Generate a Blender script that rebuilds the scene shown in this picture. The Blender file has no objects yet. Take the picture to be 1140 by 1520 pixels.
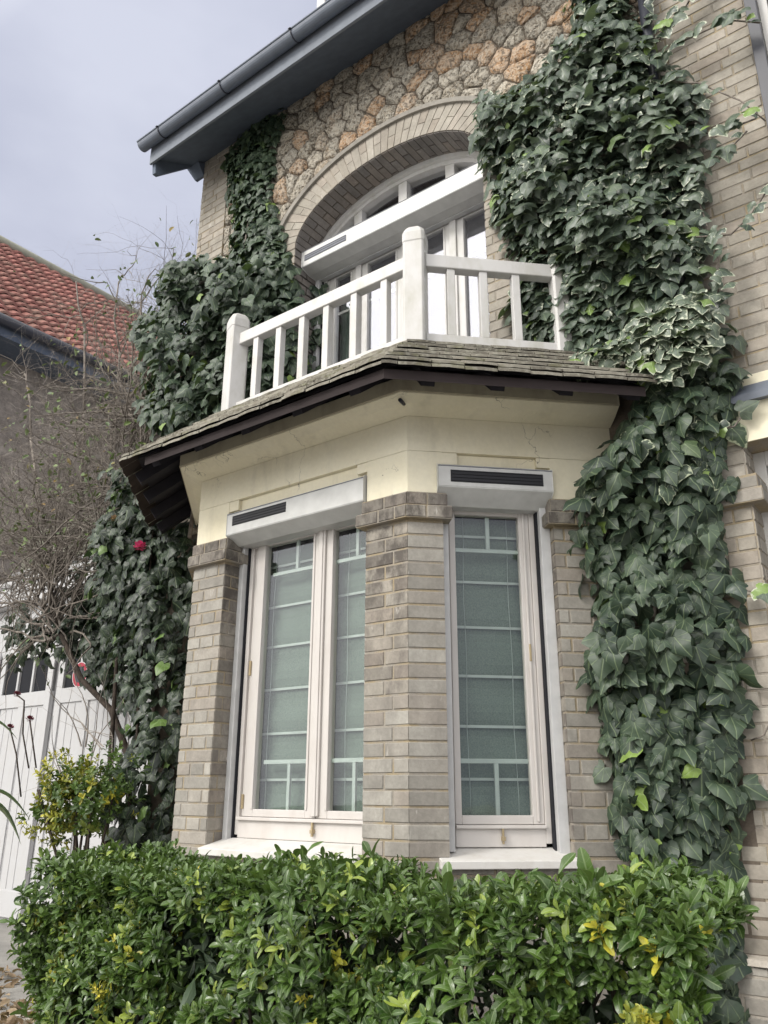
import bpy, math, random
import numpy as np
from mathutils import Vector, Matrix
random.seed(7); rng = np.random.default_rng(11)
S = bpy.context.scene; C = S.collection

# ------------------------------------------------------------------ camera, sky, sun, exposure
def setup():
    p, y, r, f = 0.332372, 0.652921, 0.004958, 1200.96
    fw = Vector((-math.sin(y)*math.cos(p), math.cos(y)*math.cos(p), math.sin(p)))
    rt = Vector((math.cos(y), math.sin(y), 0)); up = rt.cross(fw)
    rt2 = math.cos(r)*rt + math.sin(r)*up; up2 = -math.sin(r)*rt + math.cos(r)*up
    cam = bpy.data.cameras.new('camera'); co = bpy.data.objects.new('camera', cam); C.objects.link(co)
    M = Matrix((rt2, up2, -fw)).transposed().to_4x4(); M.translation = (0, 0, 1.6)
    co.matrix_world = M
    cam.sensor_fit = 'VERTICAL'; cam.sensor_height = 36; cam.lens = 36*f/1520
    cam.clip_start = .05; cam.clip_end = 800
    S.camera = co
    S.render.resolution_x, S.render.resolution_y = 768, 1024
    w = bpy.data.worlds.new('World'); S.world = w; w.use_nodes = True
    nt = w.node_tree; nt.nodes.clear(); N = nt.nodes.new; L = nt.links.new
    out = N('ShaderNodeOutputWorld'); bg = N('ShaderNodeBackground'); bg.inputs[1].default_value = 0.1
    sky = N('ShaderNodeTexSky'); sky.sky_type = 'NISHITA'; sky.sun_disc = False
    sky.sun_elevation = math.radians(36); sky.sun_rotation = math.radians(205)
    sky.air_density = 1.0; sky.dust_density = 3.0
    tc = N('ShaderNodeTexCoord'); mp = N('ShaderNodeMapping'); mp.inputs['Scale'].default_value = (1, 1, 2.2)
    mp.inputs['Location'].default_value = (.35, .1, .2)
    n1 = N('ShaderNodeTexNoise'); n1.inputs['Scale'].default_value = 2.3; n1.inputs['Detail'].default_value = 5; n1.inputs['Roughness'].default_value = .5
    cr = N('ShaderNodeValToRGB'); cr.color_ramp.elements[0].position = .32; cr.color_ramp.elements[1].position = .68
    cr.color_ramp.elements[0].color = (2.15, 2.28, 2.9, 1); cr.color_ramp.elements[1].color = (3.15, 3.28, 3.85, 1)
    mx = N('ShaderNodeMix'); mx.data_type = 'RGBA'; mx.inputs[0].default_value = .98
    L(tc.outputs['Generated'], mp.inputs[0]); L(mp.outputs[0], n1.inputs[0]); L(n1.outputs[0], cr.inputs[0])
    L(sky.outputs[0], mx.inputs[6]); L(cr.outputs[0], mx.inputs[7]); L(bg.outputs[0], out.inputs[0])
    # sky brightened behind the photographer, round the hidden sun, to light the facade
    dt = N('ShaderNodeVectorMath'); dt.operation = 'DOT_PRODUCT'; dt.inputs[1].default_value = Vector((-.15, -.85, .6)).normalized()
    mr = N('ShaderNodeMapRange'); mr.inputs['From Min'].default_value = .3; mr.inputs['From Max'].default_value = .95
    m2 = N('ShaderNodeMix'); m2.data_type = 'RGBA'; m2.inputs[7].default_value = (14.6, 14.3, 13.6, 1)
    L(tc.outputs['Generated'], dt.inputs[0]); L(dt.outputs['Value'], mr.inputs[0]); L(mr.outputs[0], m2.inputs[0]); L(mx.outputs[2], m2.inputs[6]); L(m2.outputs[2], bg.inputs[0])
    sl = bpy.data.lights.new('sun', 'SUN'); so = bpy.data.objects.new('sun', sl); C.objects.link(so)
    sl.energy = .85; sl.angle = math.radians(14); sl.color = (1, .96, .9)
    so.rotation_euler = Vector((.30, .85, -.66)).to_track_quat('-Z', 'Y').to_euler()
    S.view_settings.view_transform = 'Standard'; S.view_settings.look = 'None'
    S.view_settings.exposure = EXPO; S.view_settings.gamma = 1; S.view_settings.use_curve_mapping = False
EXPO = 1.12
setup()

# ------------------------------------------------------------------ materials
class NT:
    def __init__(s, name):
        s.m = bpy.data.materials.new(name); s.m.use_nodes = True; s.t = s.m.node_tree; s.t.nodes.clear()
        s.out = s.n('ShaderNodeOutputMaterial'); s.b = s.n('ShaderNodeBsdfPrincipled'); s.l(s.b.outputs[0], s.out.inputs[0])
    def n(s, k, **kw):
        x = s.t.nodes.new(k)
        for a, v in kw.items(): setattr(x, a, v)
        return x
    def l(s, a, b): s.t.links.new(a, b)
    def coord(s, sc=(1, 1, 1), kind='Object'):
        tc = s.n('ShaderNodeTexCoord'); mp = s.n('ShaderNodeMapping'); mp.inputs['Scale'].default_value = sc
        s.l(tc.outputs[kind], mp.inputs[0]); return mp.outputs[0]
    def noise(s, vec, scale, detail=4, rough=.55, dist=0):
        x = s.n('ShaderNodeTexNoise'); x.inputs['Scale'].default_value = scale; x.inputs['Detail'].default_value = detail
        x.inputs['Roughness'].default_value = rough; x.inputs['Distortion'].default_value = dist
        s.l(vec, x.inputs[0]); return x.outputs[0]
    def ramp(s, fac, stops):
        x = s.n('ShaderNodeValToRGB'); e = x.color_ramp.elements
        while len(e) < len(stops): e.new(.5)
        for i, (p, c) in enumerate(stops):
            e[i].position = p; e[i].color = (c if isinstance(c, tuple) else (c, c, c)) + (1,)
        s.l(fac, x.inputs[0]); return x.outputs[0]
    def mix(s, fac, a, b, mode='MIX'):
        x = s.n('ShaderNodeMix'); x.data_type = 'RGBA'; x.blend_type = mode
        for v, i in ((fac, 0), (a, 6), (b, 7)):
            if isinstance(v, (int, float)): x.inputs[i].default_value = v
            elif isinstance(v, tuple): x.inputs[i].default_value = v + (1,)
            else: s.l(v, x.inputs[i])
        return x.outputs[2]
    def math(s, op, a, b=0.0, clamp=False):
        x = s.n('ShaderNodeMath'); x.operation = op; x.use_clamp = clamp
        for v, i in ((a, 0), (b, 1)):
            if isinstance(v, (int, float)): x.inputs[i].default_value = v
            else: s.l(v, x.inputs[i])
        return x.outputs[0]
    def tint(s):
        a = s.n('ShaderNodeAttribute'); a.attribute_name = 'tint'
        sp = s.n('ShaderNodeSeparateColor'); s.l(a.outputs['Color'], sp.inputs[0]); return sp.outputs
    def bump(s, h, st=.5, dist=.01):
        x = s.n('ShaderNodeBump'); x.inputs['Strength'].default_value = st; x.inputs['Distance'].default_value = dist
        s.l(h, x.inputs['Height']); s.l(x.outputs[0], s.b.inputs['Normal'])
    def base(s, c, rough=.7, spec=.4):
        if isinstance(c, tuple): s.b.inputs['Base Color'].default_value = c + (1,)
        else: s.l(c, s.b.inputs['Base Color'])
        if isinstance(rough, (int, float)): s.b.inputs['Roughness'].default_value = rough
        else: s.l(rough, s.b.inputs['Roughness'])
        s.b.inputs['Specular IOR Level'].default_value = spec
    def z(s):
        g = s.n('ShaderNodeNewGeometry'); sp = s.n('ShaderNodeSeparateXYZ'); s.l(g.outputs['Position'], sp.inputs[0]); return sp.outputs

def m_brick(name, lo, hi, soot=.5, run=False):
    m = NT(name); v = m.coord(); t = m.tint()
    c = m.mix(t[0], lo, hi)
    c = m.mix(m.math('MULTIPLY', t[1], .5), c, (.36, .30, .25))
    n = m.noise(v, 9, 5, .6); c = m.mix(.55, c, m.ramp(n, [(.3, .55), (.7, 1.0)]), 'MULTIPLY')
    n2 = m.noise(v, 60, 3, .6); c = m.mix(.35, c, m.ramp(n2, [(.3, .6), (.65, 1.0)]), 'MULTIPLY')
    # soot patches and chalky scuffs
    n3 = m.noise(m.coord((1, 1, .45)), 5.5, 6, .7); c = m.mix(m.math('MULTIPLY', m.ramp(n3, [(.46, 0.), (.66, 1.)]), soot), c, (.12, .105, .095))
    if run:   # rain-washed soot below the cap
        zz = m.n('ShaderNodeMapRange'); zz.inputs['From Min'].default_value = 2.0; zz.inputs['From Max'].default_value = 2.75; m.l(m.z()[2], zz.inputs['Value'])
        n5 = m.noise(m.coord((1, 1, .6)), 11, 5, .7); k = m.math('MULTIPLY', m.ramp(n5, [(.42, 0.), (.60, .8)]), zz.outputs[0]); c = m.mix(k, c, (.075, .065, .058))
    n4 = m.noise(m.coord((1, 1, .3)), 26, 3, .6); c = m.mix(m.math('MULTIPLY', m.ramp(n4, [(.68, 0.), (.76, 1.)]), .5), c, (.6, .57, .52))
    m.base(c, .85, .25); m.bump(m.math('ADD', m.math('MULTIPLY', n2, .5), n), .35, .006); return m.m
def m_mortar(name, col, col2):
    m = NT(name); v = m.coord(); n = m.noise(v, 7, 4); c = m.mix(m.ramp(n, [(.42, 0.), (.6, 1.)]), col, col2)
    n2 = m.noise(v, 90, 3); c = m.mix(.5, c, m.ramp(n2, [(.3, .6), (.7, 1.)]), 'MULTIPLY'); m.base(c, .95, .1); m.bump(n2, .5, .004); return m.m
def m_plaster():
    m = NT('cream_plaster'); v = m.coord(); n = m.noise(v, 1.6, 5, .6); c = m.mix(m.ramp(n, [(.35, 0.), (.7, 1.)]), (.74, .68, .51), (.82, .77, .62))
    n2 = m.noise(m.coord((1, 1, .25)), 6, 5, .65); c = m.mix(m.math('MULTIPLY', m.ramp(n2, [(.54, 0.), (.72, 1.)]), .28), c, (.40, .36, .28))
    vo = m.n('ShaderNodeTexVoronoi'); vo.feature = 'DISTANCE_TO_EDGE'; vo.inputs['Scale'].default_value = 1.4
    wv = m.n('ShaderNodeVectorMath'); wv.operation = 'ADD'
    nz = m.n('ShaderNodeTexNoise'); nz.inputs['Scale'].default_value = 4; nz.inputs['Detail'].default_value = 5; m.l(v, nz.inputs[0])
    m.l(v, wv.inputs[0]); m.l(nz.outputs[1], wv.inputs[1]); m.l(wv.outputs[0], vo.inputs[0])
    cr = m.math('MULTIPLY', m.ramp(vo.outputs[0], [(0., 1.), (.006, 0.)]), m.ramp(m.noise(v, 2.3, 2), [(.5, 0.), (.56, 1.)]))
    c = m.mix(m.math('MULTIPLY', cr, .8), c, (.09, .075, .06)); n3 = m.noise(v, 40, 3); c = m.mix(.15, c, m.ramp(n3, [(.3, .6), (.7, 1.)]), 'MULTIPLY')
    m.base(c, .8, .25); m.bump(n3, .15, .004); return m.m
def m_paint(name, col, rough=.45, dirt=.25, dcol=(.35, .31, .25), scale=8):
    m = NT(name); v = m.coord((1, 1, .5)); n = m.noise(v, scale, 5, .65)
    c = m.mix(m.math('MULTIPLY', m.ramp(n, [(.45, 0.), (.75, 1.)]), dirt), col, dcol); n2 = m.noise(v, 70, 2)
    m.base(c, rough, .4); m.bump(n2, .08, .003); return m.m
def m_plain(name, col, rough=.6, spec=.4, metal=0):
    m = NT(name); v = m.coord(); n = m.noise(v, 12, 4); c = m.mix(.35, col, m.ramp(n, [(.3, .5), (.7, 1.)]), 'MULTIPLY'); m.base(c, rough, spec)
    m.b.inputs['Metallic'].default_value = metal; return m.m
def m_stone():
    m = NT('millstone_rubble'); v = m.coord(); t = m.tint()
    c = m.mix(t[0], (.26, .22, .165), (.50, .445, .36))
    c = m.mix(m.math('MULTIPLY', t[2], .45), c, (.17, .15, .13))
    c = m.mix(m.ramp(t[1], [(.80, 0.), (.90, .8)]), c, (.44, .24, .11))
    c = m.mix(m.math('MULTIPLY', m.ramp(m.noise(v, 3.2, 4), [(.55, 0.), (.62, 1.)]), .3), c, (.40, .26, .14))
    vo = m.n('ShaderNodeTexVoronoi'); vo.inputs['Scale'].default_value = 32; vo.feature = 'F1'
    nz = m.n('ShaderNodeTexNoise'); nz.inputs['Scale'].default_value = 14; nz.inputs['Detail'].default_value = 6; m.l(v, nz.inputs[0])
    wv = m.n('ShaderNodeMix'); wv.data_type = 'RGBA'; wv.inputs[0].default_value = .22; m.l(v, wv.inputs[6]); m.l(nz.outputs[1], wv.inputs[7]); m.l(wv.outputs[2], vo.inputs[0])
    pit = m.ramp(m.noise(v, 34, 5, .65, .6), [(.38, 0.), (.46, 1.)])
    c = m.mix(pit, m.mix(1., c, (.42, .38, .33), 'MULTIPLY'), c)
    c = m.mix(m.math('MULTIPLY', m.ramp(vo.outputs[0], [(.25, 0.), (.6, 1.)]), .4), c, (.62, .59, .52))
    m.base(c, .9, .2); m.bump(m.math('ADD', pit, m.math('MULTIPLY', vo.outputs[0], .7)), .9, .02); return m.m
def m_tile():
    m = NT('weathered_roof_tile'); v = m.coord(); t = m.tint(); c = m.mix(t[0], (.11, .10, .082), (.26, .24, .20))
    n = m.noise(v, 30, 6, .7); c = m.mix(m.ramp(n, [(.47, 0.), (.67, 1.)]), c, (.31, .30, .25)); n2 = m.noise(v, 9, 4)
    c = m.mix(m.math('MULTIPLY', m.ramp(n2, [(.55, 0.), (.66, 1.)]), .45), c, (.13, .13, .06)); m.base(c, .95, .15); m.bump(n, .8, .01); return m.m
def m_redtile():
    m = NT('red_roof_tile'); v = m.coord(); t = m.tint(); c = m.mix(t[0], (.22, .09, .075), (.38, .17, .14))
    n = m.noise(v, 2.2, 5); c = m.mix(m.math('MULTIPLY', m.ramp(n, [(.4, 0.), (.65, 1.)]), .65), c, (.24, .17, .13)); m.base(c, .85, .2); return m.m
def m_leaf(name, lo, hi, young, under, rough=.38, vein=.35, varieg=None, trans=.12, spec=.5, palm=False):
    m = NT(name); t = m.tint(); c = m.mix(t[0], lo, hi); c = m.mix(m.ramp(t[1], [(.86, 0.), (.97, 1.)]), c, young)
    uv = m.n('ShaderNodeUVMap'); sp = m.n('ShaderNodeSeparateXYZ'); m.l(uv.outputs[0], sp.inputs[0])
    ax = m.math('ABSOLUTE', m.math('SUBTRACT', sp.outputs[0], .5))
    mid = m.ramp(ax, [(0.012, 1.), (.03, 0.)])
    if varieg or palm:
        an = m.math('ARCTAN2', ax, sp.outputs[1]); lat = m.math('MAXIMUM', m.ramp(m.math('ABSOLUTE', m.math('SUBTRACT', an, .62)), [(.02, .8), (.05, 0.)]), m.ramp(m.math('ABSOLUTE', m.math('SUBTRACT', an, 1.25)), [(.02, .7), (.05, 0.)]))
    else:
        fr = m.math('FRACT', m.math('MULTIPLY', m.math('SUBTRACT', sp.outputs[1], m.math('MULTIPLY', ax, .8)), 5.5))
        lat = m.ramp(m.math('ABSOLUTE', m.math('SUBTRACT', fr, .5)), [(.02, .35), (.07, 0.)])
    vm = m.math('MAXIMUM', mid, lat)
    c = m.mix(m.math('MULTIPLY', vm, vein), c, (.30, .38, .20))
    v = m.coord(); n = m.noise(v, 45, 3); c = m.mix(.5, c, m.ramp(n, [(.3, .6), (.65, 1.)]), 'MULTIPLY')
    if varieg:
        at = m.n('ShaderNodeAttribute'); at.attribute_name = 'edge'
        e = m.math('ADD', at.outputs['Fac'], m.math('MULTIPLY', m.math('SUBTRACT', m.noise(v, 40, 2), .5), 1.6))
        e = m.ramp(m.math('ADD', e, m.ramp(t[2], [(.92, 0.), (.93, .06)])), [(.78, 0.), (.98, 1.)]); c = m.mix(m.math('MULTIPLY', e, m.ramp(t[2], [(.45, 0.), (.6, 1.)])), c, varieg)
    g = m.n('ShaderNodeNewGeometry'); c = m.mix(m.math('MULTIPLY', g.outputs['Backfacing'], .8), c, under)
    m.base(c, rough, spec); m.bump(m.math('SUBTRACT', m.math('MULTIPLY', n, .5), vm), .35, .003)
    tr = m.n('ShaderNodeBsdfTranslucent'); m.l(m.mix(1., c, (.9, 1., .4), 'MULTIPLY'), tr.inputs[0])
    ms = m.n('ShaderNodeMixShader'); ms.inputs[0].default_value = trans; m.l(m.b.outputs[0], ms.inputs[1]); m.l(tr.outputs[0], ms.inputs[2]); m.l(ms.outputs[0], m.out.inputs[0])
    return m.m
def m_glass(name, refl, tintc=(.95, .965, .95), wob=.02):
    m = NT(name); m.t.nodes.remove(m.b)
    g = m.n('ShaderNodeBsdfGlossy'); g.inputs['Roughness'].default_value = .02; g.inputs[0].default_value = (.90, .90, 1, 1)
    tr = m.n('ShaderNodeBsdfTransparent'); tr.inputs[0].default_value = tintc + (1,)
    fr = m.n('ShaderNodeLayerWeight'); fr.inputs[0].default_value = .5
    f = m.math('ADD', m.math('MULTIPLY', m.math('POWER', fr.outputs['Facing'], 4.), .9), refl, True)
    v = m.coord(); n = m.noise(v, 2.5, 2); bp = m.n('ShaderNodeBump'); bp.inputs['Strength'].default_value = wob; bp.inputs['Distance'].default_value = .05
    m.l(n, bp.inputs['Height']); m.l(bp.outputs[0], g.inputs['Normal'])
    ms = m.n('ShaderNodeMixShader'); m.l(f, ms.inputs[0]); m.l(tr.outputs[0], ms.inputs[1]); m.l(g.outputs[0], ms.inputs[2]); m.l(ms.outputs[0], m.out.inputs[0]); return m.m
def m_blind():
    m = NT('green_blind_fabric'); v = m.coord(); n = m.noise(v, 140, 2, .6); n2 = m.noise(v, 3, 4)
    c = m.mix(m.ramp(n, [(.3, 0.), (.7, 1.)]), (.108, .145, .122), (.18, .222, .192)); c = m.mix(.3, c, m.ramp(n2, [(.35, .6), (.65, 1.)]), 'MULTIPLY')
    m.base(c, .9, .1); return m.m
def m_bark(name, a, b):
    m = NT(name); v = m.coord((1, 1, .4)); n = m.noise(v, 30, 5, .65); m.base(m.mix(m.ramp(n, [(.35, 0.), (.65, 1.)]), a, b), .9, .15); m.bump(n, .6, .006); return m.m
def m_ground():
    m = NT('asphalt_ground'); v = m.coord(); n = m.noise(v, 1.2, 6, .6); n2 = m.noise(v, 120, 3)
    c = m.mix(m.ramp(n, [(.4, 0.), (.65, 1.)]), (.26, .25, .235), (.38, .365, .34)); c = m.mix(.5, c, m.ramp(n2, [(.3, .5), (.7, 1.)]), 'MULTIPLY'); m.base(c, .9, .2); m.bump(n2, .4, .005); return m.m
def m_flat(name, tints):
    m = NT(name); t = m.tint(); c = m.mix(t[0], tints[0], tints[1]); m.base(c, .8, .2); return m.m

def m_mottled():
    m = NT('mottled_rubble_render'); v = m.coord(); vo = m.n('ShaderNodeTexVoronoi'); vo.inputs['Scale'].default_value = 5; m.l(v, vo.inputs[0])
    n = m.noise(v, 4, 6, .7); c = m.mix(m.ramp(n, [(.35, 0.), (.65, 1.)]), (.22, .19, .165), (.42, .37, .32)); c = m.mix(.5, c, m.ramp(vo.outputs[0], [(0., 1.), (.8, .35)]), 'MULTIPLY'); m.base(c, .95, .1); m.bump(n, .8, .03); return m.m
M = dict(
 brick=m_brick('buff_brick', (.295, .278, .247), (.42, .398, .355), .35),
 brick_sooty=m_brick('sooty_buff_brick', (.22, .20, .175), (.39, .36, .31), .9, True),
 brick_warm=m_brick('warm_buff_brick', (.35, .32, .27), (.44, .405, .35), .2),
 brick_grey=m_brick('grey_arch_brick', (.20, .185, .175), (.27, .25, .235), .3),
 mortar=m_mortar('ochre_mortar', (.32, .29, .25), (.34, .28, .19)), mortar_pale=m_mortar('pale_mortar', (.46, .42, .37), (.38, .34, .28)),
 mortar_dark=m_mortar('dark_joint_mortar', (.13, .108, .088), (.18, .15, .12)),
 plaster=m_plaster(), stone=m_stone(), tile=m_tile(), tile_under_shade=m_plain('shaded_tile_underside', (.045, .035, .032), .9, .1), stainplaster=m_paint('weathered_cornice', (.42, .38, .28), .85, .7, (.20, .17, .13), 5), redtile=m_redtile(),
 white=m_paint('white_wood_paint', (.54, .53, .52), .5, .55, (.33, .32, .25)), frame=m_paint('pinkish_white_frame', (.545, .515, .49), .4, .25, (.33, .28, .24)),
 rail=m_plain('white_aluminium', (.53, .53, .53), .35, .5), box=m_plain('white_shutter_box', (.58, .58, .565), .4, .5),
 sill=m_paint('white_sill', (.60, .585, .56), .6, .45), vent=m_plain('black_vent_grille', (.012, .012, .016), .5),
 ventgrey=m_plain('grey_vent_grille', (.16, .17, .20), .5), muntin=m_plain('green_white_bar', (.40, .455, .43), .35),
 wood_brown=m_plain('brown_eave_board', (.034, .026, .026), .8, .2), wood_dark=m_plain('dark_rafter_wood', (.028, .026, .032), .85, .15),
 soffit=m_plain('slate_blue_soffit', (.125, .15, .195), .8, .2), fascia=m_plain('grey_fascia_paint', (.18, .20, .235), .6, .3),
 zinc=m_plain('zinc_gutter', (.14, .16, .20), .5, .5, .0), darkmetal=m_plain('dark_metal', (.03, .032, .045), .4, .5),
 garage=m_paint('garage_white', (.48, .48, .49), .5, .15), wallgrey=m_mottled(), wallolive=m_plain('mossy_low_wall', (.30, .30, .24), .9),
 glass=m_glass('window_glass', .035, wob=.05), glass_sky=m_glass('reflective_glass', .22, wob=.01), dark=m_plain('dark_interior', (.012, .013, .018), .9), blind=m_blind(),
 curtain=m_plain('pale_green_curtain', (.40, .47, .43), .9), brass=m_plain('worn_brass', (.45, .36, .22), .4, .5, .5),
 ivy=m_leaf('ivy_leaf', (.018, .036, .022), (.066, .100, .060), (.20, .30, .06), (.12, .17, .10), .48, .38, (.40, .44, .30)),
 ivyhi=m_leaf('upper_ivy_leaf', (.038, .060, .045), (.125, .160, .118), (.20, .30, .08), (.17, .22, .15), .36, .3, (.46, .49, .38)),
 ivydark=m_leaf('shaded_ivy_leaf', (.006, .015, .008), (.028, .050, .024), (.12, .20, .05), (.07, .11, .06), .42, .35, palm=True),  # leaf colour darkened for the shade under the eave and inside the hedge
 laurel=m_leaf('laurel_leaf', (.014, .044, .007), (.105, .185, .033), (.30, .38, .06), (.13, .20, .06), .30, .4, None, .15, .55),
 euon=m_leaf('spindle_leaf', (.035, .075, .014), (.12, .20, .04), (.50, .46, .05), (.10, .16, .05), .32, .2, None, .15, .5),
 yellow=m_leaf('golden_spindle_leaf', (.14, .20, .03), (.55, .50, .06), (.70, .60, .08), (.3, .3, .07), .35, .15, None, .2),
 rose=m_leaf('rose_leaf', (.05, .09, .02), (.14, .20, .05), (.35, .22, .06), (.14, .18, .08), .5, .2),
 deadleaf=m_leaf('dry_leaf', (.16, .09, .04), (.38, .26, .14), (.5, .36, .2), (.3, .2, .12), .8, .2),
 bark=m_bark('grey_brown_bark', (.10, .085, .075), (.26, .23, .20)), barkdark=m_bark('dark_bark', (.022, .018, .015), (.07, .055, .045)),
 barkpale=m_bark('pale_twig_bark', (.20, .175, .155), (.40, .36, .32)), petal=m_flat('pink_petal', ((.45, .03, .12), (.70, .12, .26))),
 petaldead=m_flat('withered_petal', ((.06, .015, .02), (.20, .04, .06))), signred=m_plain('red_sign_paint', (.42, .03, .06), .4), signwhite=m_plain('white_sign_edge', (.75, .7, .72), .4),
 ground=m_ground(), litter=m_leaf('leaf_litter', (.14, .085, .045), (.36, .27, .18), (.62, .55, .48), (.3, .22, .15), .85, .2),
 treefar=m_leaf('street_tree_leaf', (.015, .04, .015), (.05, .10, .03), (.08, .14, .03), (.05, .09, .03), .5, .1),
)

# ------------------------------------------------------------------ mesh helpers
class MB:
    def __init__(s): s.v = []; s.f = []; s.m = []; s.t = []; s.sm = []
    def face(s, pts, mi=0, tint=(.5, .5, .5), smooth=False):
        k = len(s.v); s.v += [tuple(p) for p in pts]; s.f.append(tuple(range(k, k+len(pts)))); s.m.append(mi); s.t.append(tint); s.sm.append(smooth)
    def geo(s, vs, fs, mi=0, tint=(.5, .5, .5), smooth=False):
        k = len(s.v); s.v += [tuple(p) for p in vs]
        for f in fs: s.f.append(tuple(k+i for i in f)); s.m.append(mi); s.t.append(tint); s.sm.append(smooth)
    def hexa(s, p, mi=0, tint=(.5, .5, .5)):   # 8 pts: bottom 4 (ccw), top 4
        s.geo(p, [(3, 2, 1, 0), (4, 5, 6, 7), (0, 1, 5, 4), (1, 2, 6, 5), (2, 3, 7, 6), (3, 0, 4, 7)], mi, tint)
    def box(s, x0, x1, y0, y1, z0, z1, mi=0, tint=(.5, .5, .5)):
        s.hexa([(x0, y0, z0), (x1, y0, z0), (x1, y1, z0), (x0, y1, z0), (x0, y0, z1), (x1, y0, z1), (x1, y1, z1), (x0, y1, z1)], mi, tint)
    def fb(s, F, u0, u1, d0, d1, z0, z1, mi=0, tint=(.5, .5, .5)):  # box in a wall frame; d outward
        a = [F(u0, d1), F(u1, d1), F(u1, d0), F(u0, d0)]
        s.hexa([(x, y, z0) for x, y in a] + [(x, y, z1) for x, y in a], mi, tint)
    def tube(s, pts, rad, n=6, mi=0, cap=True):
        pts = [Vector(p) for p in pts]; k0 = len(s.v); prev = None
        for i, p in enumerate(pts):
            d = (pts[min(i+1, len(pts)-1)] - pts[max(i-1, 0)]).normalized()
            if prev is None: prev = d.orthogonal().normalized()
            a = (prev - d*prev.dot(d)); a = a.normalized() if a.length > 1e-6 else d.orthogonal().normalized(); prev = a; b = d.cross(a)
            r = rad[i] if isinstance(rad, (list, tuple)) else rad
            for j in range(n):
                t = 2*math.pi*j/n; s.v.append(tuple(p + a*(r*math.cos(t)) + b*(r*math.sin(t))))
        for i in range(len(pts)-1):
            for j in range(n):
                j2 = (j+1) % n; s.f.append((k0+i*n+j, k0+i*n+j2, k0+(i+1)*n+j2, k0+(i+1)*n+j)); s.m.append(mi); s.t.append((.5, .5, .5)); s.sm.append(True)
        if cap:
            for q in (list(range(k0, k0+n))[::-1], list(range(k0+(len(pts)-1)*n, k0+len(pts)*n))):
                s.f.append(tuple(q)); s.m.append(mi); s.t.append((.5, .5, .5)); s.sm.append(False)
    def sweep(s, path, prof, mi=0, closed=True, caps=True, tint=(.5, .5, .5)):  # path 2D points, outward = right of travel; prof (d, z)
        offs = miter(path); n = len(prof); k0 = len(s.v)
        for (x, y), (ox, oy) in zip(path, offs):
            for d, z in prof: s.v.append((x+ox*d, y+oy*d, z))
        m = n if closed else n-1
        for i in range(len(path)-1):
            for j in range(m):
                j2 = (j+1) % n; s.f.append((k0+i*n+j, k0+(i+1)*n+j, k0+(i+1)*n+j2, k0+i*n+j2)); s.m.append(mi); s.t.append(tint); s.sm.append(False)
        if caps and closed:
            for q in (list(range(k0, k0+n))[::-1], list(range(k0+(len(path)-1)*n, k0+len(path)*n))):
                s.f.append(tuple(q)); s.m.append(mi); s.t.append(tint); s.sm.append(False)
    def build(s, name, mats, parent=None, bevel=0):
        me = bpy.data.meshes.new(name); me.from_pydata(s.v, [], s.f)
        for m in (mats if isinstance(mats, (list, tuple)) else [mats]): me.materials.append(m)
        me.polygons.foreach_set('material_index', s.m); me.polygons.foreach_set('use_smooth', s.sm)
        a = me.attributes.new('tint', 'FLOAT_COLOR', 'FACE'); a.data.foreach_set('color', [c for t in s.t for c in (*t, 1.)])
        me.update(); o = bpy.data.objects.new(name, me); C.objects.link(o)
        if bevel:
            b = o.modifiers.new('bevel', 'BEVEL'); b.width = bevel; b.segments = 2; b.limit_method = 'ANGLE'; b.angle_limit = .6
        if parent:
            o.parent = parent
            o.matrix_parent_inverse = world_inv(parent)
        return o
def world_inv(p):
    M = Matrix.Identity(4); q = p
    chain = []
    while q: chain.append(q); q = q.parent
    for q in reversed(chain): M = M @ (q.matrix_parent_inverse if q.parent else Matrix.Identity(4)) @ Matrix.LocRotScale(q.location, q.rotation_euler, q.scale)
    return M.inverted()
def miter(path):
    segs = []
    for a, b in zip(path, path[1:]):
        dx, dy = b[0]-a[0], b[1]-a[1]; l = math.hypot(dx, dy); segs.append((dy/l, -dx/l))
    out = []
    for i in range(len(path)):
        if i == 0: out.append(segs[0])
        elif i == len(path)-1: out.append(segs[-1])
        else:
            a, b = segs[i-1], segs[i]; k = 1+a[0]*b[0]+a[1]*b[1]; out.append(((a[0]+b[0])/k, (a[1]+b[1])/k))
    return out
def offset(path, d): return [(x+ox*d, y+oy*d) for (x, y), (ox, oy) in zip(path, miter(path))]
class Frame:
    def __init__(s, P, U):
        l = math.hypot(*U); s.P = P; s.U = (U[0]/l, U[1]/l); s.N = (s.U[1], -s.U[0])
    def __call__(s, u, d): return (s.P[0]+s.U[0]*u+s.N[0]*d, s.P[1]+s.U[1]*u+s.N[1]*d)
    def p(s, u, d, z): return (*s(u, d), z)
def empty(name, loc, label=None, cat=None, group=None, parent=None):
    o = bpy.data.objects.new(name, None); C.objects.link(o); o.location = loc; o.empty_display_size = .1
    if parent: o.parent = parent; o.matrix_parent_inverse = world_inv(parent)
    return tag(o, label, cat, group)
def tag(o, label=None, cat=None, group=None, kind=None):
    if label: o['label'] = label
    if cat: o['category'] = cat
    if group: o['group'] = group
    if kind: o['kind'] = kind
    return o
CO = .0749
def rt(): return (random.random(), random.random()**3, random.random())
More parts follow.
